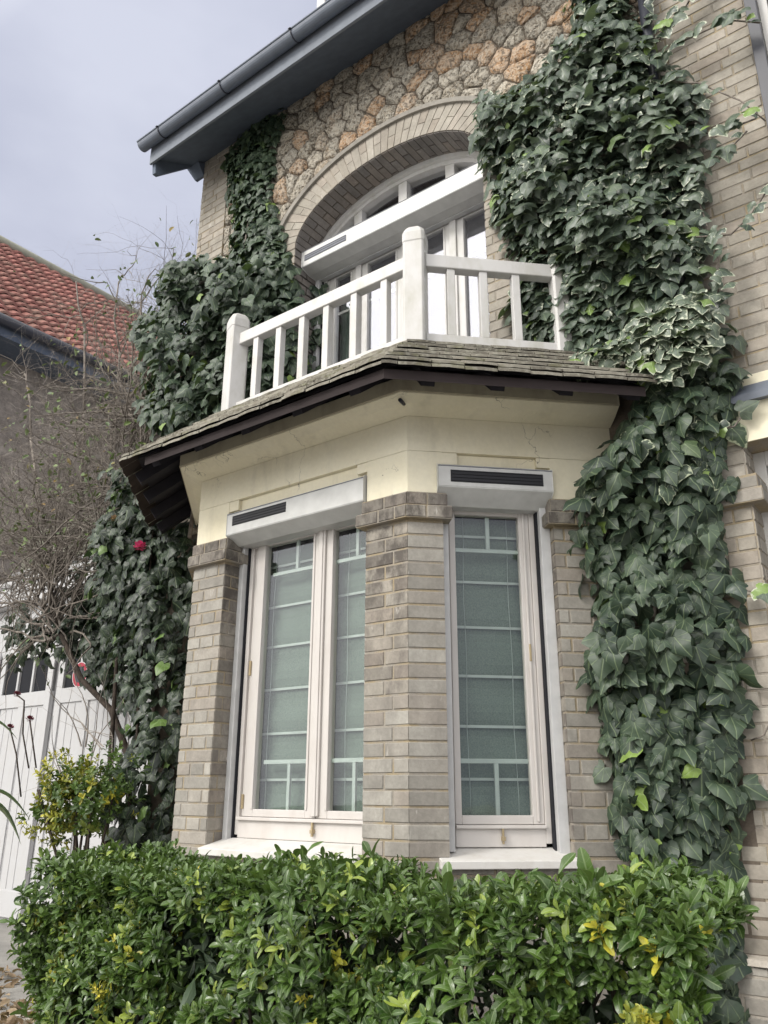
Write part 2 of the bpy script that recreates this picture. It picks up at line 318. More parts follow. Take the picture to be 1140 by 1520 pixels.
def one_brick(mb, F, u0, u1, z0, z1, d=0., fl=False, fr=False, mi=0, proud=.0045, bev=.003, t=None):
    t = t or rt(); j = lambda: random.uniform(-.0012, .0012); pr = proud+random.uniform(-.0012, .0012)
    bl = 0 if fl else bev; br = 0 if fr else bev
    o = [F.p(u0, d, z0), F.p(u1, d, z0), F.p(u1, d, z1), F.p(u0, d, z1)]
    i = [F.p(u0+bl+(0 if fl else j()), d+pr, z0+bev+j()), F.p(u1-br+(0 if fr else j()), d+pr, z0+bev+j()), F.p(u1-br, d+pr, z1-bev+j()), F.p(u0+bl, d+pr, z1-bev+j())]
    if fl: i[0] = F.p(u0-pr*0, d+pr, z0+bev); i[3] = F.p(u0, d+pr, z1-bev)
    mb.geo(o+i, [(4, 5, 6, 7), (0, 1, 5, 4), (1, 2, 6, 5), (2, 3, 7, 6), (3, 0, 4, 7)], mi, t)
def brick_rows(mb, F, spans, z0, z1, phase=0, d=0., corners=(False, False), mi=0, j=.010, origin=0.):
    k0 = int(round((z0-1.305)/CO)); zr = 1.305+k0*CO; r = k0
    while zr < z1-.02:
        za, zb = max(zr, z0)+j/2, min(zr+CO, z1)-j/2
        for (a, b) in (spans(zr+CO/2) if callable(spans) else spans):
            odd = (r+phase) % 2; u = a; L = [.11, .22] if not odd else [.22, .11]
            # Flemish-like sequence anchored at origin
            per = .35; st = origin-(0 if not odd else .175); u = st+math.floor((a-st)/per)*per; seq = []
            while u < b: seq += [(u, u+.23), (u+.23, u+.35)]; u += per
            seq = [(max(x, a), min(y, b)) for x, y in seq if min(y, b)-max(x, a) > 0]
            if len(seq) > 1 and seq[0][1]-seq[0][0] < .05: seq[1] = (seq[0][0], seq[1][1]); seq.pop(0)
            if len(seq) > 1 and seq[-1][1]-seq[-1][0] < .05: seq[-2] = (seq[-2][0], seq[-1][1]); seq.pop()
            for i, (x, y) in enumerate(seq):
                fl = i == 0; fr = i == len(seq)-1
                if zb-za > .02: one_brick(mb, F, x+(0 if fl and corners[0] else j/2), y-(0 if fr and corners[1] else j/2), za, zb, d, fl and corners[0], fr and corners[1], mi)
        zr += CO; r += 1

# ------------------------------------------------------------------ leaves
def radial(outline, seed=0, dome=.55, droop=.35, jit=.03, crease=.05):
    """leaf blade from a half outline (x, y); two rings round a midrib centre; domed, with crinkles"""
    r = random.Random(seed); half = outline; pts = [(x*(1+r.uniform(-jit, jit)*2), y) for x, y in half]
    full = pts + [(-x*(1+r.uniform(-jit, jit)*3), y+r.uniform(-jit, jit)*.5) for x, y in half[::-1] if abs(x) > 1e-6]
    n = len(full); c = (0, .38); V = [c]+[(c[0]+(x-c[0])*.55, c[1]+(y-c[1])*.55) for x, y in full]+full
    F = [(0, 1+i, 1+(i+1) % n) for i in range(n)]+[(1+i, 1+n+i, 1+n+(i+1) % n, 1+(i+1) % n) for i in range(n)]
    ph = r.uniform(0, 6); asy = r.uniform(-.25, .25)
    T = np.array([(x, y, -dome*x*x - droop*max(0, y-.25)**2 - .25*droop*max(0, .1-y) + asy*x*y*.5 + crease*math.sin(9*math.hypot(x, y-.1)+ph+3*x) + .04*abs(x)*math.sin(11*y+ph)) for x, y in V], float)
    return T, F, np.array([0.]+[.35]*n+[1.]*n)
LOB = [(0, .0), (.10, -.10), (.24, -.16), (.38, -.12), (.47, .0), (.56, .13), (.60, .24), (.50, .30), (.38, .40), (.30, .55), (.20, .74), (.08, .93), (0, 1.0)]
HRT = [(0, .0), (.10, -.12), (.26, -.18), (.42, -.10), (.52, .08), (.53, .26), (.46, .42), (.35, .58), (.22, .76), (.09, .92), (0, 1.0)]
LOB2 = [(0, .0), (.10, -.06), (.24, -.14), (.42, -.16), (.52, -.02), (.66, .14), (.70, .30), (.52, .34), (.34, .42), (.30, .58), (.22, .76), (.08, .94), (0, 1.0)]
OBO = [(0, 0), (.05, .10), (.12, .28), (.185, .48), (.20, .66), (.17, .82), (.09, .95), (0, 1.0)]
OVA = [(0, 0), (.10, .10), (.21, .28), (.26, .50), (.24, .70), (.14, .90), (0, 1.0)]
IVYT = [radial(LOB, 1), radial(LOB, 2, .7, .5), radial(LOB2, 3, .5, .3), radial(LOB2, 4, .8, .4)]
HRTT = [radial(HRT, 5), radial(HRT, 6, .8, .5), radial(HRT, 7, .4, .25), radial([(x*.85, y) for x, y in HRT], 8)]
def fold(T, k=.35): T = T.copy(); T[:, 2] += k*np.abs(T[:, 0]); return T
LAUT = [(fold(t), f, e) for t, f, e in (radial(OBO, 9, .2, .45, .05, .012), radial(OBO, 10, .2, .15, .05, .012), radial(OBO, 11, .2, .7, .05, .015))]
EUOT = [(fold(t, .45), f, e) for t, f, e in (radial(OVA, 12, .2, .25, .05, .01), radial(OVA, 13, .2, .5, .05, .01))]
def leaf_obj(name, batches, mat, parent):
    """batches: list of (template Vx3, faces, pos Nx3, X Nx3, Y Nx3, Z Nx3, scale N, tint Nx3)"""
    Vs = []; loops = []; starts = []; tot = []; UV = []; TI = []; ED = []; off = 0; ls = 0
    for TT_, P, X, Y, Z, sc, ti in batches:
        T, Fc, E_ = TT_; n = len(P)
        if n == 0: continue
        k = len(T)
        W = P[:, None, :] + sc[:, None, None]*(T[None, :, 0:1]*X[:, None, :] + T[None, :, 1:2]*Y[:, None, :] + T[None, :, 2:3]*Z[:, None, :])
        Vs.append(W.reshape(-1, 3))
        fl = np.concatenate([np.array(f) for f in Fc]); cnt = np.array([len(f) for f in Fc])
        loops.append((np.arange(n)[:, None]*k + fl[None, :] + off).ravel())
        st = np.concatenate([[0], np.cumsum(cnt)[:-1]]); starts.append((np.arange(n)[:, None]*len(fl)+st[None, :]+ls).ravel()); tot.append(np.tile(cnt, n))
        uv = np.stack([T[fl, 0]+.5, T[fl, 1]], 1); UV.append(np.tile(uv, (n, 1)))
        TI.append(np.repeat(ti, len(Fc), axis=0))
        ED.append(np.tile(E_, n)); off += n*k; ls += n*len(fl)
    V = np.concatenate(Vs); Lp = np.concatenate(loops); St = np.concatenate(starts); To = np.concatenate(tot)
    me = bpy.data.meshes.new(name); me.vertices.add(len(V)); me.vertices.foreach_set('co', V.ravel())
    me.loops.add(len(Lp)); me.loops.foreach_set('vertex_index', Lp.astype(np.int32)); me.polygons.add(len(St)); me.polygons.foreach_set('loop_start', St.astype(np.int32))
    try: me.polygons.foreach_set('loop_total', To.astype(np.int32))
    except Exception: pass
    me.polygons.foreach_set('use_smooth', np.ones(len(St), bool))
    me.update(calc_edges=True)
    u = me.uv_layers.new(name='UVMap'); u.data.foreach_set('uv', np.concatenate(UV).ravel())
    a = me.attributes.new('tint', 'FLOAT_COLOR', 'FACE'); tt = np.concatenate(TI); a.data.foreach_set('color', np.concatenate([tt, np.ones((len(tt), 1))], 1).ravel())
    a = me.attributes.new('edge', 'FLOAT', 'POINT'); a.data.foreach_set('value', np.concatenate(ED))
    me.validate(); me.materials.append(mat)
    o = bpy.data.objects.new(name, me); C.objects.link(o)
    if parent: o.parent = parent; o.matrix_parent_inverse = world_inv(parent)
    return o
def nrm(a): return a/np.maximum(np.linalg.norm(a, axis=1, keepdims=True), 1e-9)
def basis(N, Y):
    N = nrm(N); Y = nrm(Y - N*np.sum(N*Y, 1, keepdims=True)); X = np.cross(Y, N); return X, Y, N
def inpoly(px, pz, poly):
    ins = np.zeros(len(px), bool); n = len(poly)
    for i in range(n):
        (x1, y1), (x2, y2) = poly[i], poly[(i+1) % n]
        c = ((y1 > pz) != (y2 > pz)) & (px < (x2-x1)*(pz-y1)/(y2-y1+1e-12)+x1); ins ^= c
    return ins
def edgedist(px, pz, poly):
    d = np.full(len(px), 9.); n = len(poly); gx = np.zeros(len(px)); gz = np.zeros(len(px))
    for i in range(n):
        (x1, y1), (x2, y2) = poly[i], poly[(i+1) % n]; L2 = (x2-x1)**2+(y2-y1)**2
        t = np.clip(((px-x1)*(x2-x1)+(pz-y1)*(y2-y1))/L2, 0, 1); dx = px-(x1+t*(x2-x1)); dz = pz-(y1+t*(y2-y1)); q = np.hypot(dx, dz)
        m = q < d; d[m] = q[m]; gx[m] = dx[m]/(q[m]+1e-6); gz[m] = dz[m]/(q[m]+1e-6)
    return d, gx, gz
def wobble(x, z, s=1.): return (np.sin(x*7.1*s+1.3*np.sin(z*5*s))*.5+np.sin(z*8.3*s+2+1.7*np.sin(x*6*s))*.5)
def ivy_batch(poly, y0, D, n, size, lobed=.6, fuzz=.05, tint=None, ymin=None, up=.45, thin=None):
    xs = [p[0] for p in poly]; zs = [p[1] for p in poly]; px = rng.uniform(min(xs)-fuzz, max(xs)+fuzz, n*3); pz = rng.uniform(min(zs)-fuzz, max(zs)+fuzz, n*3)
    jx = px+rng.normal(0, fuzz, len(px)); jz = pz+rng.normal(0, fuzz, len(px)); k = inpoly(jx, jz, poly); px, pz, jx, jz = px[k][:n], pz[k][:n], jx[k][:n], jz[k][:n]
    d, gx, gz = edgedist(jx, jz, poly); lay = rng.random(len(px)); dep = D*(1-np.exp(-d/.13))*(.75+.4*wobble(px, pz))
    if thin is not None: dep = dep*thin(px, pz)
    inner = lay < .42; f = np.where(inner, rng.uniform(.08, .5, len(px)), rng.uniform(.66, 1.2, len(px)))
    y = y0 - dep*f - rng.uniform(0, .05, len(px))
    side = np.exp(-d/.12)*.9
    N = np.stack([-0*gx-side*gx, -np.ones(len(px)), np.full(len(px), up)-side*gz*.4], 1)+rng.normal(0, .36, (len(px), 3))
    Y = np.stack([rng.normal(0, .65, len(px)), -.25*np.ones(len(px)), -np.ones(len(px))], 1)
    X, Y, Z = basis(N, Y); sc = size*rng.uniform(.45, 1.2, len(px))*np.where(inner, 1.05, 1); ti = rng.random((len(px), 3))
    sc *= np.where(rng.random(len(px)) < .12, 1.3, 1)
    if tint is not None: ti = tint(px, pz, ti)
    P = np.stack([px, y, pz], 1); m = rng.random(len(px)) < lobed; w = rng.integers(0, 4, len(px)); out = []
    for k_ in range(4):
        for TT_, q in ((IVYT[k_], m & (w == k_)), (HRTT[k_], ~m & (w == k_))): out.append((TT_, P[q], X[q], Y[q], Z[q], sc[q], ti[q]))
    return out
def trail(mb, pts, n=8, size=.07, young=.3):
    """bare ivy runner with leaves along it"""
    P = [Vector(p) for p in pts]; mb.tube(P, [.005]*len(P), 4)
    seg = []; 
    for i in range(n):
        t = (i+random.random())/n*(len(P)-1); k = min(int(t), len(P)-2); seg.append(P[k].lerp(P[k+1], t-k)+Vector((random.gauss(0, .02), -.02-random.random()*.04, random.gauss(0, .02))))
    Pn = np.array([tuple(p) for p in seg]); m = len(Pn)
    N = np.stack([rng.normal(0, .4, m), -np.ones(m), rng.normal(.4, .3, m)], 1); Y = np.stack([rng.normal(0, .6, m), -.3*np.ones(m), rng.normal(-.6, .4, m)], 1); X, Y, Z = basis(N, Y)
    ti = rng.random((m, 3)); ti[:, 1] = np.where(rng.random(m) < young, .97, .3)
    return (IVYT[0], Pn, X, Y, Z, size*rng.uniform(.6, 1.3, m), ti)

# ------------------------------------------------------------------ ground
YW = 4.13; XL, XR = -5.43, 1.6
g = MB()
xs = [-60, -30, -14, -6, 0, 8, 30, 60]
for a, b in zip(xs, xs[1:]):
    for c, d in zip(xs, xs[1:]): g.face([(a, c, 0), (b, c, 0), (b, d, 0), (a, d, 0)])
tag(g.build('ground', M['ground']), kind='structure')

# ------------------------------------------------------------------ the house
house = empty('brick_house', (-3.2, 4.2, 0), 'buff brick and rubble stone house with arched balcony window above a canted bay window', 'house')
A0 = (-4.90, YW); A = (-4.07, 3.3); Cc = (-2.366, 3.3); D0 = (-1.536, YW); BAY = [A0, A, Cc, D0]
r2 = math.sqrt(.5)
def K(s): return (Cc[0]+s*r2, Cc[1]+s*r2)
FF = Frame((0, 3.3), (1, 0)); FK = Frame(Cc, (1, 1)); FW = Frame((0, YW), (1, 0)); FL = Frame(A0, (1, -1))
W1 = (-3.778, -2.644); W2 = (.19, .80); LK = math.hypot(.83, .83)
# bay piers and the wall under the sills
b = MB()
b.sweep(BAY, [(0, 0), (0, 1.305), (-.22, 1.305), (-.22, 0)], 1)
def pier(path): b.sweep(path, [(0, 1.305), (0, 3.12), (-.05, 3.12), (-.05, 1.305)], 1, True, False)
P1 = [A0, A, (W1[0], 3.3), (W1[0], 3.52)]
P2 = [(W1[1], 3.52), (W1[1], 3.3), Cc, K(W2[0]), (K(W2[0])[0]-.22*r2, K(W2[0])[1]+.22*r2)]
P3 = [(K(W2[1])[0]-.22*r2, K(W2[1])[1]+.22*r2), K(W2[1]), D0]
for P in (P1, P2, P3): pier(P)
rf = Frame((W1[0], 3.3), (0, 1)); rl = Frame((W1[1], 3.5), (0, -1))
k2 = K(W2[0]); k3 = K(W2[1])
rk = Frame(k2, (-1, 1)); rk3 = Frame((k3[0]-.2*r2, k3[1]+.2*r2), (1, -1))
BR = lambda F, sp, z0, z1, **k: brick_rows(b, F, sp, z0, z1, **k)
BR(FL, [(0, LK)], .3, 1.3, phase=1, corners=(False, True)); BR(FL, [(0, LK)], 1.305, 2.96, corners=(False, True), mi=2)
BR(FF, [(A[0], Cc[0])], .3, 1.3, corners=(True, True), origin=A[0]); BR(FF, [(A[0], W1[0])], 1.305, 2.96, corners=(True, True), origin=A[0]+.06)
BR(rf, [(0, .2)], 1.305, 2.96, corners=(True, False), mi=2, phase=1)
BR(FF, [(W1[1], Cc[0])], 1.305, 2.054, corners=(True, True), origin=W1[1]-.22); BR(FF, [(W1[1], Cc[0])], 2.054, 2.96, corners=(True, True), mi=2, origin=W1[1]-.22)
BR(FK, [(0, LK)], .3, 1.3, corners=(True, False)); BR(FK, [(0, W2[0])], 1.305, 2.96, corners=(True, True), mi=0, phase=0, origin=-.02)
BR(FK, [(W2[1], LK)], 1.305, 2.96, corners=(True, False), origin=W2[1]); BR(rk3, [(0, .2)], 1.305, 2.96, corners=(False, True), mi=2)
b.build('bay_wall', [M['brick'], M['mortar'], M['brick_sooty']], house)
# two-course brick caps on the piers
def pcap(path, mi):
    for d, z0, z1 in ((.045, 2.962, 3.034), (.022, 3.038, 3.112)):
        cap.sweep(path, [(d-.004, z0), (d-.004, z1), (-.02, z1), (-.02, z0)], 1)
        op = offset(path, d-.006)
        for a, c in zip(op, op[1:]):
            F = Frame(a, (c[0]-a[0], c[1]-a[1])); L = math.hypot(c[0]-a[0], c[1]-a[1]); u = 0; first = random.choice((.11, .15))
            while u < L-.01:
                w = first if u == 0 else random.choice((.11, .22, .14)); e = u+w
                if L-e < .06: e = L
                one_brick(cap, F, u+(.003 if u else 0), e-(.003 if e < L else 0), z0+.002, z1-.002, 0, u == 0, e == L, mi, .007, .006); u = e
for P in (P1, P2, P3): cap = MB(); pcap(P, 0); cap.build('pier_cap', [M['brick_sooty'], M['mortar']], house)
# plaster frieze, cove and fascia
pl = MB()
pl.sweep(BAY, [(.0, 3.36), (.0, 3.565), (-.2, 3.565), (-.2, 3.36)], 0)
for P in (P1, P2, P3): pl.sweep(P, [(.0, 3.115), (.0, 3.358), (-.05, 3.358), (-.05, 3.115)], 0)
for F, u0, u1 in ((FF, *W1), (FK, *W2)):
    pl.fb(F, u0, u1, -.2, -.028, 3.26, 3.358)
    pl.fb(F, u0, u0+.085, -.027, -.002, 3.29, 3.357); pl.fb(F, u1-.075, u1, -.027, -.002, 3.30, 3.357)
cov = [(0, 3.567)]+[(.145*(1-math.cos(t)), 3.567+.075*math.sin(t)) for t in [math.pi/2*i/6 for i in range(1, 7)]]
pl.sweep(BAY, [(0, 3.567), (.03, 3.578), (.085, 3.60), (.142, 3.634), (.142, 3.64), (-.1, 3.64), (-.1, 3.567)], 0)
co_ = MB(); co_.sweep(BAY, [(.150, 3.641), (.150, 3.725), (-.1, 3.725), (-.1, 3.641)]); co_.build('cornice', M['stainplaster'], house, .004)
pl.build('plaster_frieze', M['plaster'], house)
q = MB(); q.tube([(Cc[0]+.03, 3.3-.07, 3.60), (Cc[0]+.045, 3.3-.13, 3.597)], .011, 8); q.build('drain_spout', M['darkmetal'], house)
# bay roof
slope = (4.08-3.59)/.6
def zr(d): return 3.59+(.5-d)*slope
rf_ = MB(); segs = list(zip(BAY, BAY[1:]))
rf_.sweep(BAY, [(.40, zr(.40)-.012), (-.15, zr(-.15)-.012), (-.15, zr(-.15)-.045), (.40, zr(.40)-.03)], 1)
nrow = 6; tl = .24; tw = .17
for k in range(-1, nrow):
    kk = max(k, 0); d0 = .505-kk*.102 - (.0 if k >= 0 else -.006); 
    lift = .040*(.35 if k < 0 else 1)
    for si, (a, c) in enumerate(segs):
        F = Frame(a, (c[0]-a[0], c[1]-a[1])); L = math.hypot(c[0]-a[0], c[1]-a[1])
        mt = .4142
        ext0 = (lambda d: -d*mt if si > 0 else 0); ext1 = (lambda d: L+d*mt if si < 2 else L+.05)
        u = ext0(d0) - (0 if kk % 2 else tw/2)
        while u < ext1(d0):
            u1 = u+tw-.005; dd = d0-.17; j = random.uniform(-.006, .006); jz = random.uniform(-.002, .003)
            lo0, lo1 = max(u, ext0(d0)), min(u1, ext1(d0)); hi0, hi1 = max(u, ext0(dd)), min(u1, ext1(dd))
            if lo1-lo0 > .02:
                hi0, hi1 = min(hi0, lo1), max(hi1, lo0+.001)
                if hi1 < hi0: hi0 = hi1 = (hi0+hi1)/2
                zl, zh = zr(d0)+lift+jz, zr(dd)+.004; t = .015; dl = d0+j; cx = (lo0+lo1)/2; t_ = rt()
                pts = [F.p(lo0, dl-.006, zl), F.p(cx, dl, zl), F.p(lo1, dl-.006, zl), F.p(hi1, dd, zh), F.p(hi0, dd, zh)]
                up = [(x, y, z+t) for x, y, z in pts]; n = 5
                rf_.geo(pts+up, [tuple(range(n, 2*n))]+[(i, (i+1) % n, (i+1) % n+n, i+n) for i in range(n)], 0, t_); rf_.geo(pts, [tuple(range(n))[::-1]], 2, t_)  # undersides get a near-black copy, shade put into the tile colour
            u += tw
rf_.build('bay_roof', [M['tile'], M['wood_dark'], M['tile_under_shade']], house)
eb = MB(); eb.sweep(BAY[1:], [(.445, zr(.445)-.085), (.445, zr(.445)-.032), (.465, zr(.465)-.032), (.465, zr(.465)-.085)], 0)
eb.build('eave_board', M['wood_brown'], house)
n_r = 0
for si, (a, c) in enumerate(segs):
    F = Frame(a, (c[0]-a[0], c[1]-a[1])); L = math.hypot(c[0]-a[0], c[1]-a[1]); k = max(1, int(L/.36))
    for i in range(k+1):
        u = .04+(L-.08)*i/k; q = MB(); w = .035
        q.hexa([F.p(u-w, .40, zr(.40)-.13), F.p(u+w, .40, zr(.40)-.13), F.p(u+w, -.08, zr(-.08)-.15), F.p(u-w, -.08, zr(-.08)-.15),
                F.p(u-w, .444, zr(.444)-.035), F.p(u+w, .444, zr(.444)-.035), F.p(u+w, -.08, zr(-.08)-.048), F.p(u-w, -.08, zr(-.08)-.048)])
        q.build('rafter', M['wood_dark'], house)
# balcony floor behind the tiles
fl = MB(); fl.sweep([A0, A, Cc, D0], [(-.12, 3.98), (-.12, 4.06), (-.3, 4.06), (-.3, 3.98)], 0)
fl.geo([(-4.7, YW-.0, 4.058), (-4.05, 3.48, 4.058), (-2.39, 3.48, 4.058), (-1.74, YW, 4.058)], [(0, 1, 2, 3)]); fl.build('balcony_floor', M['zinc'], house)
# sills
for F, (u0, u1), ex in ((FF, W1, .0), (FK, W2, .05)):
    s_ = MB(); lo = F.p(u0-ex, .05, 0)
    s_.hexa([F.p(u0-ex, .055, 1.262), F.p(u1+ex, .055, 1.262), F.p(u1+ex, -.2, 1.262), F.p(u0-ex, -.2, 1.262), F.p(u0-ex, .055, 1.298), F.p(u1+ex, .055, 1.298), F.p(u1+ex, -.16, 1.345), F.p(u0-ex, -.16, 1.345)])
    s_.build('window_sill', M['sill'], house, .004)
# upper wall: backing sheets with the arched opening
AX, AH, XC, ZS = .918, .49, -3.19, 5.95
def ell(t, e=0, cx=XC): return (cx+(AX+e)*math.cos(t), ZS+(AH+e)*math.sin(t))
JL, JR = XC-AX, XC+AX
up = MB()
T = [math.pi*i/28 for i in range(29)]
up.box(XL, JL, YW-.004, YW+.25, 0, 7.75, 0); up.box(JR, -1.04, YW-.004, YW+.25, 0, 7.75, 0); up.box(JL, JR, YW-.004, YW+.25, 3.7, 4.10, 0)
for a, c in zip(T, T[1:]):
    (x0, z0), (x1, z1) = ell(a), ell(c)
    up.face([(x0, YW-.004, z0), (x1, YW-.004, z1), (x1, YW-.004, 7.75), (x0, YW-.004, 7.75)], 0)
up.build('upper_wall', M['mortar_dark'], house)
# rubble stones: jittered cells between dark joints
def clip(poly, nx, nz, c):
    out = []
    for i in range(len(poly)):
        p, q = poly[i], poly[(i+1) % len(poly)]; a, b_ = p[0]*nx+p[1]*nz-c, q[0]*nx+q[1]*nz-c
        if a <= 0: out.append(p)
        if a*b_ < 0: t = a/(a-b_); out.append((p[0]+(q[0]-p[0])*t, p[1]+(q[1]-p[1])*t))
    return out
st = MB(); seeds = []; dx, dz = .192, .15
for r in range(-1, 30):
    for c in range(-1, 26):
        seeds.append((-5.15+(c+.5*(r % 2))*dx+random.uniform(-.07, .07), 3.95+r*dz+random.uniform(-.055, .055)))
seeds = [q_ for q_ in seeds if random.random() > .12]
SX0, SX1 = -5.06, -1.05
for i, (sx, sz) in enumerate(seeds):
    if not (SX0-.1 < sx < SX1+.1 and 4 < sz < 7.72): continue
    poly = [(sx-.3, sz-.3), (sx+.3, sz-.3), (sx+.3, sz+.3), (sx-.3, sz+.3)]
    for j, (tx, tz) in enumerate(seeds):
        if i != j and abs(tx-sx) < .55 and abs(tz-sz) < .5:
            nx, nz = tx-sx, tz-sz; L = math.hypot(nx, nz); nx /= L; nz /= L
            poly = clip(poly, nx, nz, (sx+tx)/2*nx+(sz+tz)/2*nz-.0055)
            if len(poly) < 3: break
    if len(poly) < 3: continue
    poly = clip(poly, -1, 0, -SX0-.008); poly = clip(poly, 1, 0, SX1-.008)
    e = .235   # outside of arch ring
    if abs(sx-XC) < AX+e+.3:
        if sz > ZS:
            t = math.atan2((sz-ZS)/(AH+e), (sx-XC)/(AX+e)); nx, nz = math.cos(t)/(AX+e), math.sin(t)/(AH+e); L = math.hypot(nx, nz); nx /= L; nz /= L
            ex, ez = ell(t, e); poly = clip(poly, -nx, -nz, -(ex*nx+ez*nz)-.006)
        else:
            if sx < XC: poly = clip(poly, 1, 0, JL-e-.006)
            else: poly = clip(poly, -1, 0, -(JR+e)-.006)
    if len(poly) < 3: continue
    ar = sum(poly[k][0]*poly[(k+1) % len(poly)][1]-poly[(k+1) % len(poly)][0]*poly[k][1] for k in range(len(poly)))/2
    if abs(ar) < .004: continue
    # round the corners, then bulge
    q = []
    for k in range(len(poly)):
        p0, p1, p2 = poly[k-1], poly[k], poly[(k+1) % len(poly)]
        for f in (.3, .12): q.append((p1[0]+(p0[0]-p1[0])*f, p1[1]+(p0[1]-p1[1])*f))
        for f in (.12, .3): q.append((p1[0]+(p2[0]-p1[0])*f, p1[1]+(p2[1]-p1[1])*f))
    cx = sum(p[0] for p in q)/len(q); cz = sum(p[1] for p in q)/len(q); n = len(q)
    rings = [(1., .0), (.95, .010), (.86, .016+random.uniform(0, .005)), (.5, .020+random.uniform(-.004, .006))]
    vs = []
    for sc_, dd in rings:
        for (x, z) in q:
            jj = .006 if sc_ < .99 else .002
            vs.append((cx+(x-cx)*sc_+random.uniform(-jj, jj), YW-.004-dd-random.uniform(0, .006), cz+(z-cz)*sc_+random.uniform(-jj, jj)))
    vs.append((cx, YW-.04, cz)); fs = []
    for r in range(3):
        for k in range(n): fs.append((r*n+k, r*n+(k+1) % n, (r+1)*n+(k+1) % n, (r+1)*n+k))
    for k in range(n): fs.append((3*n+k, 3*n+(k+1) % n, 4*n))
    st.geo(vs, fs, 0, (random.random(), random.random()*(1 if sx < -2.6 else 1.25) if random.random() < .9 else .9, random.random()), True)
st.build('rubble_stonework', M['stone'], house)
# brick quoin strip at the corner and brick jambs of the arched window
qb = MB(); qb.box(XL, -5.06, YW-.022, YW, 3.6, 7.7, 1)
brick_rows(qb, Frame((0, YW-.022), (1, 0)), [(XL, -5.06)], 3.7, 7.65, corners=(True, True), mi=0, origin=XL)
qb.build('corner_quoin', [M['brick_warm'], M['mortar']], house)
FJ = Frame((0, YW-.018), (1, 0))
for xa, xb, sd in ((JL-.235, JL, -1), (JR, JR+.235, 1)):
    jb = MB(); jb.box(xa, xb, YW-.018, YW, 3.9, ZS, 1); brick_rows(jb, FJ, [(xa, xb)], 4.0, ZS, corners=(sd > 0, sd < 0), origin=xa)
    if sd < 0:
        jb.box(JL-.004, JL, YW-.018, YW+.3, 4.0, ZS, 1); brick_rows(jb, Frame((JL, YW-.018), (0, 1)), [(0, .30)], 4.0, ZS, corners=(True, False), mi=2, origin=.1)
    else:
        jb.box(JR, JR+.004, YW-.018, YW+.3, 4.0, ZS, 1); brick_rows(jb, Frame((JR, YW+.282), (0, -1)), [(0, .30)], 4.0, ZS, corners=(False, True), mi=2)
    jb.build('window_jamb', [M['brick_warm'], M['mortar'], M['brick_grey']], house)
# arch: voussoirs, soffit bricks, hood mould
ar = MB(); NV = 36
def arc_len_params(n, e=0.):
    ts = [math.pi*i/600 for i in range(601)]; L = [0]
    for a, c in zip(ts, ts[1:]): p, q = ell(a, e), ell(c, e); L.append(L[-1]+math.hypot(q[0]-p[0], q[1]-p[1]))
    return [float(np.interp(L[-1]*i/n, L, ts)) for i in range(n+1)]
TV = arc_len_params(NV, .1); y0 = YW-.02
for k, (a, c) in enumerate(zip(TV, TV[1:])):
    g0 = a+(c-a)*.055; g1 = c-(c-a)*.055; y1 = y0-.006
    parts = [(0, .23)] if k % 2 else [(0, .112), (.118, .23)]
    for e0, e1 in parts:
        p = [ell(g0, e0), ell(g1, e0), ell(g1, e1), ell(g0, e1)]; t = rt(); bq = .004
        ar.geo([(x, y0, z) for x, z in p]+[(x+(XC-x)*.002, y1+random.uniform(-.001, .001), z) for x, z in p], [(4, 5, 6, 7), (0, 1, 5, 4), (1, 2, 6, 5), (2, 3, 7, 6), (3, 0, 4, 7)], 0, t)
    # soffit bricks along the depth
    for (ya, yb) in ([(0, .11), (.12, .30)] if k % 2 else [(0, .22), (.23, .30)]):
        p0, p1 = ell(g0, -.003), ell(g1, -.003); q0, q1 = ell(g0, -.009), ell(g1, -.009); ya += YW-.018; yb += YW-.018
        ar.geo([(p0[0], ya, p0[1]), (p1[0], ya, p1[1]), (p1[0], yb, p1[1]), (p0[0], yb, p0[1]), (q0[0], ya, q0[1]), (q1[0], ya, q1[1]), (q1[0], yb, q1[1]), (q0[0], yb, q0[1])],
               [(4, 5, 6, 7), (0, 1, 5, 4), (1, 2, 6, 5), (2, 3, 7, 6), (3, 0, 4, 7)], 2, rt())
TT = [math.pi*i/60 for i in range(61)]
for a, c in zip(TT, TT[1:]):
    i0, i1, o0, o1 = ell(a), ell(c), ell(a, .235), ell(c, .235)
    ar.face([(i0[0], y0, i0[1]), (i1[0], y0, i1[1]), (o1[0], y0, o1[1]), (o0[0], y0, o0[1])], 1)
    ar.face([(i0[0], y0, i0[1]), (i1[0], y0, i1[1]), (i1[0], YW+.3, i1[1]), (i0[0], YW+.3, i0[1])], 3)
ar.build('brick_arch', [M['brick_warm'], M['mortar_pale'], M['brick_grey'], M['mortar_dark']], house)
hm = MB()
TT = [math.radians(-14)+(math.pi+math.radians(28))*i/70 for i in range(71)]
for a, c in zip(TT, TT[1:]):
    def pr(t, e, y):
        if t < 0: return (XC+AX+e, y, ZS+t*1.0)
        if t > math.pi: return (XC-AX-e, y, ZS-(t-math.pi)*1.0)
        x, z = ell(t, e); return (x, y, z)
    q = [(.228, YW), (.228, YW-.05), (.262, YW-.056), (.268, YW)]
    for (e0, ya), (e1, yb) in zip(q, q[1:]): hm.face([pr(a, e0, ya), pr(c, e0, ya), pr(c, e1, yb), pr(a, e1, yb)], 0, (.4, .2, .5))
hm.build('hood_mould', M['brick'], house)
